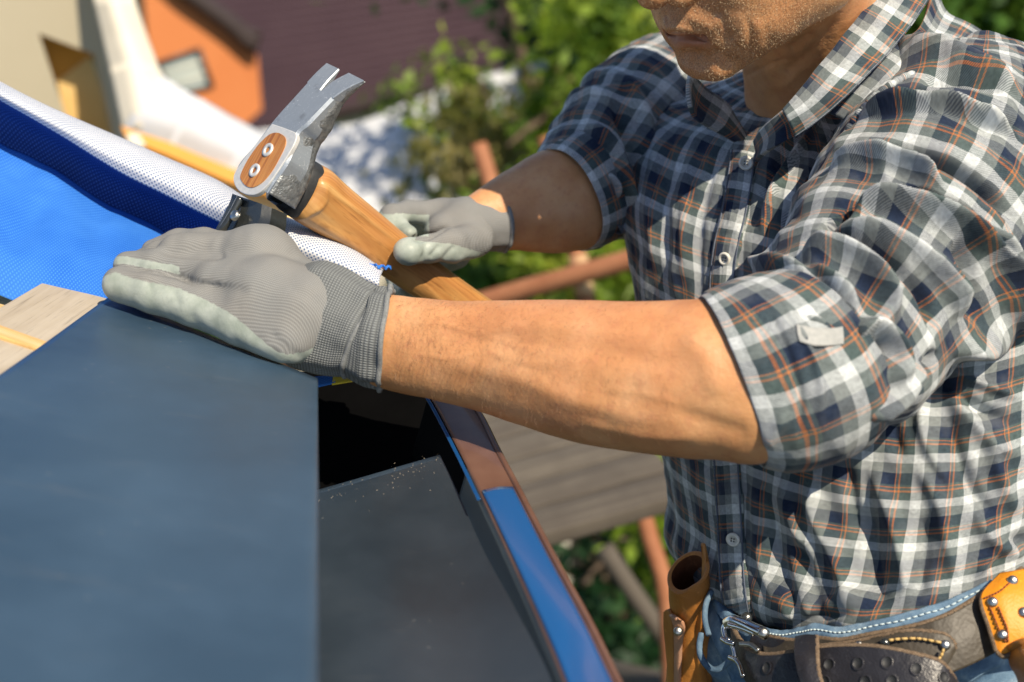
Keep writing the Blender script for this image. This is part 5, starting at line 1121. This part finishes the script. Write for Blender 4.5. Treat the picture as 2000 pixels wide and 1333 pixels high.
# claw and cheek as one curved bar: stations from poll to tips, (left edge px, right edge px, height offset, thickness)
STN = [((436, 420), (520, 456), -.016, .020), ((447, 392), (524, 428), -.010, .024), ((455, 368), (526, 400), -.003, .022), ((455, 345), (524, 378), -.001, .022), ((466, 318), (540, 348), 0, .022), ((497, 281), (563, 312), 0, .021),
       ((528, 240), (580, 262), 0, .019), ((550, 214), (600, 243), -.001, .016), ((572, 190), (622, 220), -.003, .012), ((599, 160), (650, 191), -.006, .008)]
TIPL = [((599, 160), (624, 178), -.006, .008), ((620, 138), (641, 157), -.0085, .0055), ((637, 123), (662, 135), -.012, .0020)]
TIPR = [((626, 178), (650, 191), -.006, .008), ((650, 158), (678, 172), -.0085, .0055), ((680, 142), (710, 157), -.012, .0020)]
def bar(st, nv, name, mat, bev=.0016, sidecut=.0):
    L = np.array([onH(*a[0], a[2]) for a in st]); Rt = np.array([onH(*a[1], a[2]) for a in st]); th = np.array([a[3] for a in st])
    t = np.linspace(0, len(st) - 1, nv); L, Rt, th = crom(L, t), crom(Rt, t), crom(th[:, None], t)
    W = Rt - L; wl = np.linalg.norm(W, axis=1, keepdims=True); w = W / wl; dn = np.cross(w, unit(np.gradient((L + Rt) / 2, axis=0))); dn = dn * np.sign((dn * HN).sum(1, keepdims=True))
    b = np.minimum(bev, th * .3); ring = [L + w * b, Rt - w * b, Rt - dn * b, Rt - dn * (th - b) - w * sidecut, Rt - dn * th - w * b * 2, L - dn * th + w * b * 2, L - dn * (th - b), L - dn * b]
    G = np.stack(ring, 1); v, f = capped(G); vv_ = np.array(v); n = vnormals
    ax = unit(L[-1] - L[0]); o = mk(name, v, f, mat, ham, np.stack([vv_ @ unit(w.mean(0)), vv_ @ ax], 1), smooth=False)
    return o
def fixn(o):
    import bmesh
    bm = bmesh.new(); bm.from_mesh(o.data); bmesh.ops.recalc_face_normals(bm, faces=bm.faces); bm.to_mesh(o.data); bm.free(); return o
hd = fixn(bar(STN[3:], 40, 'head', STEEL, .002))
for T_ in (TIPL, TIPR): fixn(bar(T_, 14, 'claw_prong', STEEL, .0008))
# side flank, rough forged: skin just proud of the right side
SD = [((524, 378), 0, .0), ((552, 330), 0, 0), ((579, 264), 0, 0), ((611, 232), 0, -.002), ((650, 192), 0, -.006), ((680, 172), 0, -.0085), ((709, 158), 0, -.012)]
a = np.array([onH(x, y, o_ - .0015) for (x, y), _, o_ in SD])
wd = unit(onH(549, 334) - onH(478, 307))
tk = np.array([.026, .025, .022, .018, .010, .006, .002]); a = a + wd * .0012
G = np.stack([a, a - HN * tk[:, None] * .5 + wd * .0015, a - HN * tk[:, None]], 1); G = crom(G, np.linspace(0, 6, 70)); G = np.swapaxes(crom(np.swapaxes(G, 0, 1), np.linspace(0, 2, 10)), 0, 1)
G = G + wd * (.0005 * fbm(G * 260, 3, 6))[..., None]; v, f, uv = shell(G, .0016, np.broadcast_to(wd, G.shape)); fixn(mk('forged_flank', v, f, ROUGHSTEEL, ham, uv))
# ground eye plate with the wooden wedge and two ring wedges
def rounded(pts, off, n=60):
    p = np.array(pts + [pts[0]], float); q = crom(p, np.linspace(0, len(p) - 1, n + 1))[:-1]; return np.array([onH(x, y, off) for x, y in q])
plate = [(531, 242), (560, 252), (578, 262), (573, 284), (548, 325), (525, 358), (505, 377), (487, 381), (468, 374), (457, 358), (458, 338), (478, 308), (500, 281)]
def lid(pts, off, th, mat, name, n=72): v, f = prism(rounded(pts, off, n), -HN * th); vv_ = np.array(v); return fixn(mk(name, v, f, mat, ham, np.stack([vv_ @ wd, vv_ @ unit(np.cross(HN, wd))], 1), smooth=False))
bevel(lid(plate, .0012, .004, SATIN, 'eye_plate'), .0006)
oval = [(545, 260), (556, 268), (557, 283), (546, 307), (530, 335), (512, 356), (494, 366), (480, 363), (470, 350), (471, 338), (484, 312), (503, 285), (522, 266), (534, 260)]
lid(oval, .0018, .003, ENDWOOD, 'handle_end')
for (cx, cy) in ((523, 293), (497, 333)):
    c = onH(cx, cy, .0022); a_, b_ = wd, unit(np.cross(HN, wd)); th = np.arange(36) / 36 * 2 * math.pi
    prof = [(.0026, -.001), (.0026, .0006), (.0052, .0006), (.0052, -.001)]
    G = np.array([[c + (a_ * math.cos(t) + b_ * math.sin(t)) * q[0] + HN * q[1] for t in th] for q in prof]); fixn(mk('ring_wedge', G.reshape(-1, 3), gridfaces(4, 36, True), SATIN, ham, smooth=False))
# black neck and poll going down behind the fist
KN = [((446, 376), (520, 402), -.006, .026), ((440, 395), (516, 428), -.007, .026), ((425, 425), (505, 455), -.008, .024), ((408, 455), (490, 485), -.009, .022), ((395, 485), (480, 515), -.010, .022)]
fixn(bar(KN, 30, 'poll_neck', BLACKSTEEL, .0055))
C_ = [onH(392, 500, -.022), onH(378, 535, -.022)]; v, f = pipe(np.array([onH(420, 470, -.02), onH(405, 495, -.02), onH(404, 497, -.02), onH(390, 525, -.02)]), np.array([.012, .013, .0165, .0165]), 32, 24); mk('striking_face', v, f, STEEL, ham)
# side web and rib of the neck
v, f = pipe(np.array([onH(470, 388, -.004), onH(456, 412, -.003), onH(440, 440, -.003), onH(424, 462, -.004)]), np.array([.0032, .0026, .0030, .0032]), 12, 24); mk('neck_rib', v, f, BLACKSTEEL, ham)
c = onH(457, 420, -.001); 
prof = [(0, .0016), (.0026, .0013), (.0040, .0004), (.0042, -.002)]; th = np.arange(24) / 24 * 2 * math.pi
G = np.array([[c + (wd * math.cos(t) + unit(np.cross(HN, wd)) * math.sin(t)) * q[0] + HN * q[1] for t in th] for q in prof]); fixn(mk('pin', G.reshape(-1, 3), gridfaces(4, 24, True), NICKEL, ham))
# flared cheek between head and collar, and the rubber collar
ck = [((520, 398), (566, 415)), ((505, 425), (552, 412)), ((560, 345), (590, 330))]
hx = unit(np.array([0.585, -0.375, -0.72]))
def slabH(pts, off, th, mat, name, bv=.002): v, f = prism([onH(x, y, off) for x, y in pts], hx * th); o = fixn(mk(name, v, f, mat, ham, smooth=False)); return bevel(o, bv, 3)
def tubeH(name, secs, mat, n=2.5, nu=48):
    C, A, B = tube_sections(secs); v, f = capped(loft(C, A, B, nu, 30, n)); return fixn(mk(name, v, f, mat, ham))
tubeH('cheek', [(528, 372, 1.045, 20, .8), (545, 372, 1.050, 34, .8), (562, 366, 1.052, 46, .8), (572, 362, 1.054, 48, .8)], BLACKSTEEL, 3.5)
tubeH('collar', [(566, 356, 1.045, 40, .8), (570, 358, 1.047, 54, .82), (585, 366, 1.052, 59, .82), (596, 373, 1.056, 57, .82), (600, 375, 1.057, 40, .8)], RUBBER, 2.6)
# handle
HD = [(592, 371, 1.050, 48, .85), (598, 374, 1.052, 57, .83), (610, 381, 1.058, 60, .82), (640, 404, 1.070, 56, .85), (690, 440, 1.086, 51, .88), (740, 478, 1.102, 48, .90), (790, 515, 1.118, 44, .90), (840, 551, 1.134, 41, .92), (890, 587, 1.150, 40, .94), (950, 632, 1.168, 42, .94), (1010, 676, 1.186, 44, .94), (1050, 706, 1.20, 40, .94)]
C, A, B = tube_sections(HD); G = loft(C, A, B, 96, 220, 2.5); N = gridnormals(G, True)
if (N * (G - G.mean(1, keepdims=True))).sum() < 0: N = -N
G = strokes(G, N, [([(622, 350), (636, 372), (632, 400), (600, 425)], 5, .0016), ([(640, 372), (710, 420), (780, 476)], 4, .0009), ([(600, 430), (680, 470), (740, 510)], 8, .0010)])
G = G + N * (.0005 * fbm(np.stack([G @ unit(C[-1] - C[0]) * 12, G @ A[5] / np.linalg.norm(A[5]) * 160, G @ B[5] / np.linalg.norm(B[5]) * 160], -1), 3, 8))[..., None]
v, f = capped(G); n = G.shape[0] * 96; th = np.arange(96) / 96 * 2 * math.pi
uv = np.stack(np.broadcast_arrays((np.sin(th) * .018 + np.cos(th) * .012)[None], np.linspace(0, .32, 220)[:, None]), -1).reshape(-1, 2); uv = np.concatenate([uv, [[0, 0], [0, .32]]])
hdl = fixn(mk('handle', v, f, HICKORY, ham, uv))
# ================================================================== jeans, legs, boots
jl = [level(l) for l in (LV[1], LV[0])]
drop = -UP
hipC = jl[0][0]; secs = [(jl[0][0] + UP * .012, jl[0][1] * 1.035, jl[0][2] * 1.045), (jl[0][0] - UP * .05, jl[0][1] * 1.08, jl[0][2] * 1.06), (jl[0][0] - UP * .12, jl[0][1] * 1.13, jl[0][2] * 1.08), (jl[0][0] - UP * .20, jl[0][1] * 1.12, jl[0][2] * 1.0)]
G = loft([q[0] for q in secs], [q[1] for q in secs], [q[2] for q in secs], 200, 80, 2.3, th0=-math.pi); N = gridnormals(G, True)
if (N * (G - G.mean(1, keepdims=True))).sum() < 0: N = -N
G = strokes(G, N, [([(1870, 1330), (1920, 1300), (1960, 1290)], 12, .006), ([(1380, 1230), (1390, 1290), (1420, 1330)], 10, .006)], -.3); G = G + N * (.0022 * fbm(G * 40, 3, 3))[..., None]
parts_ = [(G, orient(G, gridfaces(*G.shape[:2], True), N), np.concatenate([uvgrid(G).reshape(-1, 2)]))]
for q in (-1, 1):
    c0 = jl[0][0] - UP * .14 + jl[0][1] * .50 * q; sg = [(c0, .098), (c0 - UP * .2, .09), (c0 - UP * .42, .070), (c0 - UP * .62, .066), (c0 - UP * .86, .060)]
    Cc = np.array([a for a, _ in sg]); rr = np.array([b for _, b in sg])[:, None]; Lg = loft(Cc, unit(jl[0][1]) * rr, unit(jl[0][2]) * rr * 1.05, 60, 60); n_ = Lg - Lg.mean(1, keepdims=True)
    Lg = Lg + unit(n_) * (.004 * fbm(Lg * 14, 3, 4))[..., None]; parts_.append((Lg, orient(Lg, gridfaces(60, 60, True), n_), uvgrid(Lg).reshape(-1, 2)))
v, f, uv = join(parts_); jeans = mk('jeans', v, f, DENIM, person, uv)
for q in (-1, 1):
    b0 = jl[0][0] - UP * .98 + jl[0][1] * .50 * q; fw = unit(jl[0][2]); s = SDF(b0 - .25, b0 + .25, .006)
    s.cap(b0 - UP * .0 - fw * .02, b0 + UP * .13 - fw * .015, .045, .052, .02); s.cap(b0 - fw * .04, b0 + fw * .15, .042, .038, .03); V, Fc = s.mesh(); dz = (V - b0) @ UP; V[dz < -.03] += UP * (-.03 - dz[dz < -.03])[:, None]; mk('boot', V, Fc, BROWNLEATHER, person)
od2 = b0 - UP * .045
pd = empty('standing_deck', od2, 'plank scaffold deck carrying the man in his boots', 'scaffold deck')
for i in range(5):
    c = od2 + RH * ((i - 2) * .20) - TH * .1 - UP * .002; v, f = boxv(c, RH * .097, TH * .9, UP * .018); mk('plank', v, f, DECKWOOD, pd, np.stack([v @ TH, v @ RH], 1), smooth=False)
DOFF = -0.035
# waistband with fold, stitches
def z2(x, y): return 1280 + x / 4.711, 1050 + y / 4.711
def z3(x, y): return 1640 + x / 4.711, 1050 + y / 4.711
WT = [(1395, 1150, 1.10), (1420, 1185, 1.075), (1455, 1213, 1.045), (1486, 1222, 1.022), (1520, 1231, 1.006), (1560, 1226, .995), (1590, 1217, .987), (1640, 1224, .975), (1700, 1212, .965), (1770, 1196, .957), (1850, 1171, .955), (1924, 1137, .962), (1990, 1100, .975), (2060, 1050, 1.0)]
WB = [(1390, 1180, 1.09), (1412, 1212, 1.065), (1450, 1240, 1.035), (1486, 1250, 1.014), (1520, 1256, .998), (1560, 1252, .988), (1600, 1252, .978), (1645, 1256, .968), (1704, 1244, .958), (1785, 1228, .950), (1852, 1207, .948), (1914, 1172, .955), (1985, 1140, .968), (2060, 1095, .99)]
mid = [((a[0] + b[0]) / 2, (a[1] + b[1]) / 2, (a[2] + b[2]) / 2 - .003) for a, b in zip(WT, WB)]
G = patchgrid([WT, mid, WB], 14, 200); N = gridnormals(G); N = N if (N * -G).sum() > 0 else -N
G = G + N * (.0007 * fbm(G * 120, 2, 3))[..., None]; v, f, uv = shell(G, .003, N); wb = mk('waistband', v, f, DENIM, jeans, uv)
def stitches(line, n, L, r, mat, parent, name='stitch', lift=.0008, duty=.6):
    line = np.asarray(line); pl = crom(line, np.linspace(0, len(line) - 1, n * 4)); Vs, Fs, off = [], [], 0
    for k in range(n):
        a, b = pl[k * 4], pl[min(k * 4 + int(4 * duty) + 1, len(pl) - 1)]; up = unit(-(a + b) / 2); m_ = (a + b) / 2 + up * (lift + r); v, f = pipe(np.array([a + up * lift * .2, m_, b + up * lift * .2]), r, 6, 5)
        Vs.append(v); Fs += [tuple(i + off for i in q) for q in f]; off += len(v)
    o = mk(name, np.concatenate(Vs), Fs, mat, parent); return o
stitches(G[5, 30:190:5], 60, 0, .00055, THREADW, wb, 'stitching'); tag(bpy.data.objects['stitching'], kind='stuff')
# far jeans pocket edge and belt loop
G = patchgrid([[(1388, 1150, 1.10), (1379, 1180, 1.10), (1378, 1210, 1.095), (1390, 1250, 1.08), (1410, 1290, 1.065), (1430, 1340, 1.055), (1440, 1420, 1.05)], [(1398, 1150, 1.09), (1400, 1190, 1.085), (1410, 1225, 1.07), (1425, 1262, 1.055), (1450, 1300, 1.045), (1470, 1340, 1.04), (1480, 1420, 1.035)]], 10, 60); v, f, uv = shell(G, .003); mk('hip_panel', v, f, DENIM, jeans, uv)
v, f = pipe(PA([(1390, 1155, 1.085), (1379, 1180, 1.08), (1377, 1212, 1.075), (1384, 1240, 1.065)]), .0022, 10, 30); mk('pocket_edge', v, f, DENIM, jeans)
v, f = pipe(PA([(1370, 1238, 1.07), (1366, 1262, 1.065), (1370, 1285, 1.06), (1385, 1304, 1.055), (1402, 1308, 1.05), (1425, 1292, 1.045), (1440, 1282, 1.04)]), .0024, 10, 40); mk('belt_loop', v, f, DENIM, jeans)

# ================================================================== tool belt
tb = empty('tool_belt', P(1640, 1290, .96), 'dark leather tool belt with chromed roller buckle round the jeans', 'tool belt')
def lstrip(name, rows_, mat, t=.0035, nv=16, nu=160, parent=tb, edge=True, sides='t'):
    G = patchgrid(rows_, nv, nu); N = gridnormals(G); N = N if (N * -G).sum() > 0 else -N
    G = G + N * (.0004 * fbm(G * 90, 2, 3))[..., None]; v, f, uv = shell(G, t, N); o = mk(name, v, f, mat, parent, uv)
    if edge:
        for sd in sides:
            ln = {'t': G[0], 'b': G[-1], 'l': G[:, 0], 'r': G[:, -1]}[sd]; nn = {'t': N[0], 'b': N[-1], 'l': N[:, 0], 'r': N[:, -1]}[sd]
            vv2, ff = pipe(ln - nn * t * .45, t * .50, 8, max(30, len(ln) * 2)); vv2 = vv2 + (vnoise(vv2 * 900, 2) * .0003)[:, None]; mk('raw_edge', vv2, ff, EDGELEATHER, o)
    return o, G, N
BT = [(1486, 1242, 1.012), (1540, 1250, .990), (1600, 1247, .972), (1640, 1250, .962), (1704, 1238, .952), (1789, 1221, .944), (1852, 1200, .942), (1916, 1163, .949), (2000, 1110, .965)]
BB = [(1500, 1330, .985), (1550, 1345, .97), (1610, 1352, .957), (1655, 1354, .949), (1720, 1345, .940), (1800, 1330, .932), (1866, 1312, .930), (1946, 1274, .936), (2030, 1225, .952)]
bw, BG, BN = lstrip('wide_belt', [BT, [((a[0] + b[0]) / 2, (a[1] + b[1]) / 2, (a[2] + b[2]) / 2 - .002) for a, b in zip(BT, BB)], BB], BROWNLEATHER, .004, 24, sides='t')
# stitched tongue patch
PT = [(1590, 1262, .966), (1660, 1254, .9525), (1712, 1244, .9445), (1767, 1233, .937), (1815, 1234, .933), (1846, 1240, .931), (1864, 1252, .9305)]
PB = [(1600, 1340, .950), (1665, 1345, .940), (1720, 1345, .934), (1775, 1338, .928), (1820, 1325, .925), (1848, 1302, .9255), (1868, 1268, .929)]
pt, PG, PN = lstrip('stitched_patch', [PT, [((a[0] * .5 + b[0] * .5), (a[1] + b[1]) / 2, (a[2] + b[2]) / 2 - .0015) for a, b in zip(PT, PB)], PB], BROWNLEATHER, .0035, 20, sides='tr')
sl = PA([(*z3(450, 948), .9395), (*z3(560, 934), .937), (*z3(700, 930), .935), (*z3(800, 942), .933), (*z3(930, 968), .930)]) * .9965; o = stitches(sl, 8, 0, .0009, THREAD, pt, 'stitching'); o['kind'] = 'stuff'
sl = PA([(*z3(955, 1030), .927), (*z3(940, 1080), .926), (*z3(905, 1130), .925)]) * .995; o = stitches(sl, 3, 0, .0009, THREAD, pt, 'stitching'); o['kind'] = 'stuff'
def rivet(px, py, d, r, parent, n=None, mat=NICKEL, lit=True):
    c = P(px, py, d + (DOFF if lit else 0)); n = unit(-c + np.array([.1, .1, 0])) if n is None else unit(n); a = unit(np.cross(n, [0, 1, 0])); b = np.cross(n, a); th = np.arange(20) / 20 * 2 * math.pi
    prof = [(0, .0016), (.5, .0014), (.85, .0008), (1, 0), (1, -.0015)]; G = np.array([[c + (a * math.cos(t) + b * math.sin(t)) * r * q[0] + n * q[1] for t in th] for q in prof]); return fixn(mk('rivet', G.reshape(-1, 3), gridfaces(5, 20, True), mat, parent))
rivet(*z3(972, 990), .9255, .0033, pt); rivet(*z3(418, 968), .9365, .0030, pt, mat=BLACKSTEEL); rivet(*z3(180, 985), .949, .0026, tb)
# front strap with holes
ST = [(1424, 1222, 1.03), (1434, 1240, 1.016), (1450, 1262, .998), (1472, 1275, .983), (1500, 1279, .972), (1545, 1274, .958), (1590, 1266, .948), (1640, 1262, .939), (1690, 1262, .930), (1727, 1266, .924), (1778, 1276, .918), (1835, 1292, .914), (1862, 1318, .915), (1876, 1345, .918)]
SB = [(1430, 1262, 1.02), (1440, 1300, 1.0), (1458, 1335, .985), (1478, 1365, .972), (1505, 1395, .96), (1550, 1400, .948), (1595, 1400, .938), (1645, 1400, .929), (1695, 1400, .920), (1732, 1402, .914), (1782, 1405, .908), (1830, 1405, .906), (1862, 1402, .908), (1880, 1398, .911)]
fs, FG_, FN_ = lstrip('front_strap', [ST, [((a[0] + b[0]) / 2, (a[1] + b[1]) / 2, (a[2] + b[2]) / 2 - .002) for a, b in zip(ST, SB)], SB], BLACKLEATHER, .004, 30, sides='tr')
def nearG(G, N, x, y): X, Y = topx(G); i = np.unravel_index(np.argmin((X - x) ** 2 + (Y - y) ** 2), X.shape); return G[i], N[i]
for x, y in [z2(1030, 1200), z2(1600, 1170), z3(170, 1160), z3(435, 1150), z3(703, 1208), z3(955, 1290), z2(1560, 1330), z3(240, 1325), z3(480, 1320)]:
    p, n = nearG(FG_, FN_, x, y); c = P(x, y, -p[2]) + n * .0001; a = unit(np.cross(n, [.2, 1, 0])); b = np.cross(n, a); th = np.arange(20) / 20 * 2 * math.pi
    prof = [(.0040, .0002), (.0031, .0007), (.0028, .0003), (.0027, .0001), (0, .0001)]; Gh = np.array([[c + (a * math.cos(t) + b * math.sin(t) * 1.15) * q[0] + n * (q[1] + .0004) for t in th] for q in prof])
    fixn(mk('eyelet_hole', Gh.reshape(-1, 3), gridfaces(5, 20, True), None, fs, mats=[BLACKLEATHER, RUBBER], mi=[0] * 40 + [1] * 40))
# keeper loop
lstrip('keeper', [[(1553, 1243, .962), (1575, 1240, .956), (1594, 1240, .953)], [(1551, 1275, .945), (1572, 1275, .940), (1595, 1275, .938)], [(1556, 1310, .936), (1576, 1312, .931), (1598, 1312, .929)], [(1566, 1345, .930), (1586, 1350, .925), (1608, 1350, .923)], [(1574, 1400, .925), (1594, 1400, .92), (1616, 1400, .918)]], BLACKLEATHER, .0035, 60, 30, sides='r')
# inner strap under the buckle
lstrip('inner_strap', [[(1470, 1232, 1.02), (1510, 1245, 1.0), (1560, 1252, .985)], [(1462, 1262, 1.015), (1510, 1275, .995), (1560, 1276, .98)], [(1470, 1290, 1.01), (1510, 1300, .99), (1560, 1300, .975)]], BLACKLEATHER, .003, 12, 50, sides='t')
# buckle: rounded roller frame and pins
def rodt(name, pts, r, mat, parent, nu=16): v, f = pipe(crom(PA(pts), np.linspace(0, len(pts) - 1, len(pts) * 6)), r, nu, len(pts) * 12); return mk(name, v, f, mat, parent)
bk = rodt('buckle', [(1420, 1218, 1.005), (1432, 1213, 1.0), (1452, 1219, .992), (1474, 1229, .984), (1488, 1235, .980), (1493, 1240, .982)], .0040, CHROME, tb)
rodt('roller', [(1424, 1220, .999), (1450, 1227, .990), (1474, 1237, .982)], .0022, CHROME, bk)
rodt('frame', [(1419, 1218, 1.005), (1413, 1228, 1.006), (1417, 1246, 1.003), (1425, 1252, 1.0)], .0018, CHROME, bk)
rodt('frame', [(1410, 1248, 1.003), (1420, 1254, .998), (1434, 1258, .994)], .0018, CHROME, bk)
rodt('frame', [(1425, 1252, 1.0), (1432, 1268, .998), (1436, 1284, .995)], .0015, CHROME, bk); rodt('frame', [(1425, 1284, .996), (1438, 1290, .990), (1446, 1302, .986), (1452, 1322, .98)], .0018, CHROME, bk)
rodt('prong', [(1446, 1258, .990), (1466, 1260, .984), (1482, 1272, .978)], .0018, NICKEL, bk)
rivet(1491, 1236, .976, .0036, bk); rivet(1458, 1207, 1.015, .004, tb, mat=BLACKSTEEL)

DOFF = -0.03
# ================================================================== pouches
op = empty('orange_pouch', P(1975, 1200, .935), 'bright orange leather pouch panel riveted on the belt at the frame edge', 'tool pouch')
rows_ = [[(1953, 1119, .950), (1985, 1114, .945), (2040, 1106, .95), (2110, 1100, .98)], [(1916, 1164, .935), (1965, 1160, .930), (2040, 1160, .935), (2110, 1160, .965)], [(1930, 1222, .926), (1975, 1220, .921), (2040, 1215, .926), (2110, 1215, .955)], [(1944, 1268, .921), (1966, 1276, .918), (2030, 1235, .920), (2110, 1240, .95)]]
G = patchgrid(rows_, 40, 50); N = gridnormals(G); N = N if (N * -G).sum() > 0 else -N; v, f, uv = shell(G, .004, N); pn = mk('panel', v, f, ORANGE, op, uv)
for ln in (G[:, 0], G[-1]):
    v, f = pipe(ln - N[0, 0] * .002, .0018, 8, 60); mk('raw_edge', v, f, EDGELEATHER, pn)
for q in ([z3(1330, 560), z3(1400, 530), z3(1480, 490), z3(1560, 420)], [z3(1380, 640), z3(1430, 760), z3(1480, 880), z3(1530, 960)], [z3(1460, 640), z3(1500, 740), z3(1540, 840), z3(1550, 960)], [z3(1560, 1010), z3(1640, 970), z3(1696, 940)]):
    ln = np.array([nearG(G, N, *p)[0] for p in q]); ln = np.array([P(x, y, -l[2] - .0004) for (x, y), l in zip(q, ln)]); o = stitches(ln, 9, 0, .0006, THREADD, pn, 'stitching', .0006); o['kind'] = 'stuff'
for x, y in [z3(1592, 398), z3(1408, 596), z3(1500, 895), z3(1690, 690)]: rivet(x, y, -nearG(G, N, x, y)[0][2] - .001, .0034, pn, lit=False)
rows_ = [[(1966, 1270, .925), (2000, 1255, .905), (2060, 1245, .90)], [(1972, 1300, .915), (2005, 1290, .885), (2060, 1290, .88)], [(1990, 1345, .905), (2020, 1345, .87), (2070, 1345, .87)], [(2000, 1500, .90), (2030, 1500, .87), (2080, 1500, .87)]]
G = patchgrid(rows_, 30, 30); v, f, uv = shell(G, .004); mk('holder', v, f, TAN, op, uv)
v, f = pipe(G[0], .0028, 8, 40); mk('rolled_rim', v, f, TAN, op)
DOFF = 0.0
# tan pouch on the far hip
tp = empty('tan_pouch', P(1345, 1250, 1.09), 'tan leather open topped tool pouch hanging on the far hip', 'tool pouch')
Lc = np.array([(1345, 1118, 1.055), (1347, 1150, 1.066), (1350, 1200, 1.082), (1350, 1270, 1.10), (1345, 1345, 1.12), (1342, 1440, 1.145)])
C = PA(Lc); ax = unit(C[-1] - C[0]); a1 = unit(np.array([1, .25, -.2])); a1 = unit(a1 - ax * (a1 @ ax)); b1 = np.cross(ax, a1)
rw_ = np.array([.0152, .0150, .0150, .0160, .0170, .0170])[:, None]
Gp = loft(C, a1 * rw_, b1 * rw_ * 1.15, 70, 90, 2.2)
tl = (a1 @ np.array([1, 0, 0])); th = np.arange(70) / 70 * 2 * math.pi
k_ = np.exp(-np.linspace(0, 6, 90))[:, None]; Gp = Gp - ax * ((np.cos(th) * .010)[None] * k_)[..., None]; Gp = Gp + unit(Gp - Gp.mean(1, keepdims=True)) * (.0012 * fbm(Gp * 60, 2, 4))[..., None]
Gi = Gp.mean(1, keepdims=True) + (Gp - Gp.mean(1, keepdims=True)) * .80
v = np.concatenate([Gp.reshape(-1, 3)]); fixn(mk('body', v, gridfaces(90, 70, True), TAN, tp))
mk('dark_inside', Gi.reshape(-1, 3), gridfaces(90, 70, True), DKTAN, tp)
rim_ = np.stack([Gp[0], (Gp[0] + Gi[0]) / 2 - ax * .0008, Gi[0]]); mk('rim', rim_.reshape(-1, 3), gridfaces(3, 70, True), TAN, tp)
G = patchgrid([[(1372, 1066, 1.050), (1377, 1062, 1.050), (1381, 1075, 1.052)], [(1371, 1100, 1.052), (1379, 1100, 1.050), (1386, 1105, 1.055)], [(1368, 1150, 1.055), (1377, 1150, 1.050), (1386, 1150, 1.055)], [(1362, 1200, 1.060), (1371, 1205, 1.056), (1378, 1210, 1.060)], [(1358, 1270, 1.076), (1366, 1270, 1.072), (1372, 1270, 1.076)], [(1352, 1345, 1.095), (1368, 1345, 1.09), (1384, 1345, 1.095)], [(1350, 1430, 1.115), (1368, 1430, 1.11), (1386, 1430, 1.115)]], 80, 14)
v, f, uv = shell(G, .004); mk('back_panel', v, f, TAN, tp, uv)
G = patchgrid([[(1296, 1196, 1.080), (1303, 1191, 1.075), (1309, 1200, 1.070)], [(1296, 1225, 1.085), (1306, 1222, 1.078), (1314, 1228, 1.072)], [(1300, 1270, 1.095), (1309, 1270, 1.088), (1315, 1275, 1.084)], [(1306, 1345, 1.115), (1312, 1345, 1.108), (1316, 1345, 1.105)], [(1308, 1430, 1.14), (1314, 1430, 1.132), (1318, 1430, 1.13)]], 60, 12); v, f, uv = shell(G, .003); mk('side_strap', v, f, TAN, tp, uv)
G = patchgrid([[(1306, 1202, 1.066), (1312, 1206, 1.062), (1318, 1212, 1.060)], [(1314, 1222, 1.066), (1326, 1222, 1.062), (1337, 1228, 1.062)], [(1316, 1262, 1.078), (1326, 1262, 1.074), (1333, 1262, 1.074)], [(1316, 1345, 1.098), (1324, 1345, 1.094), (1330, 1345, 1.096)], [(1316, 1430, 1.12), (1322, 1430, 1.116), (1328, 1430, 1.118)]], 60, 12); v, f, uv = shell(G, .003); st_ = mk('front_strap', v, f, leather('worn_pinkish_tan_leather', (0.42, 0.22, 0.13), (0.50, 0.28, 0.18), 0.35), tp, uv)
rivet(1325, 1233, 1.060, .0036, st_)
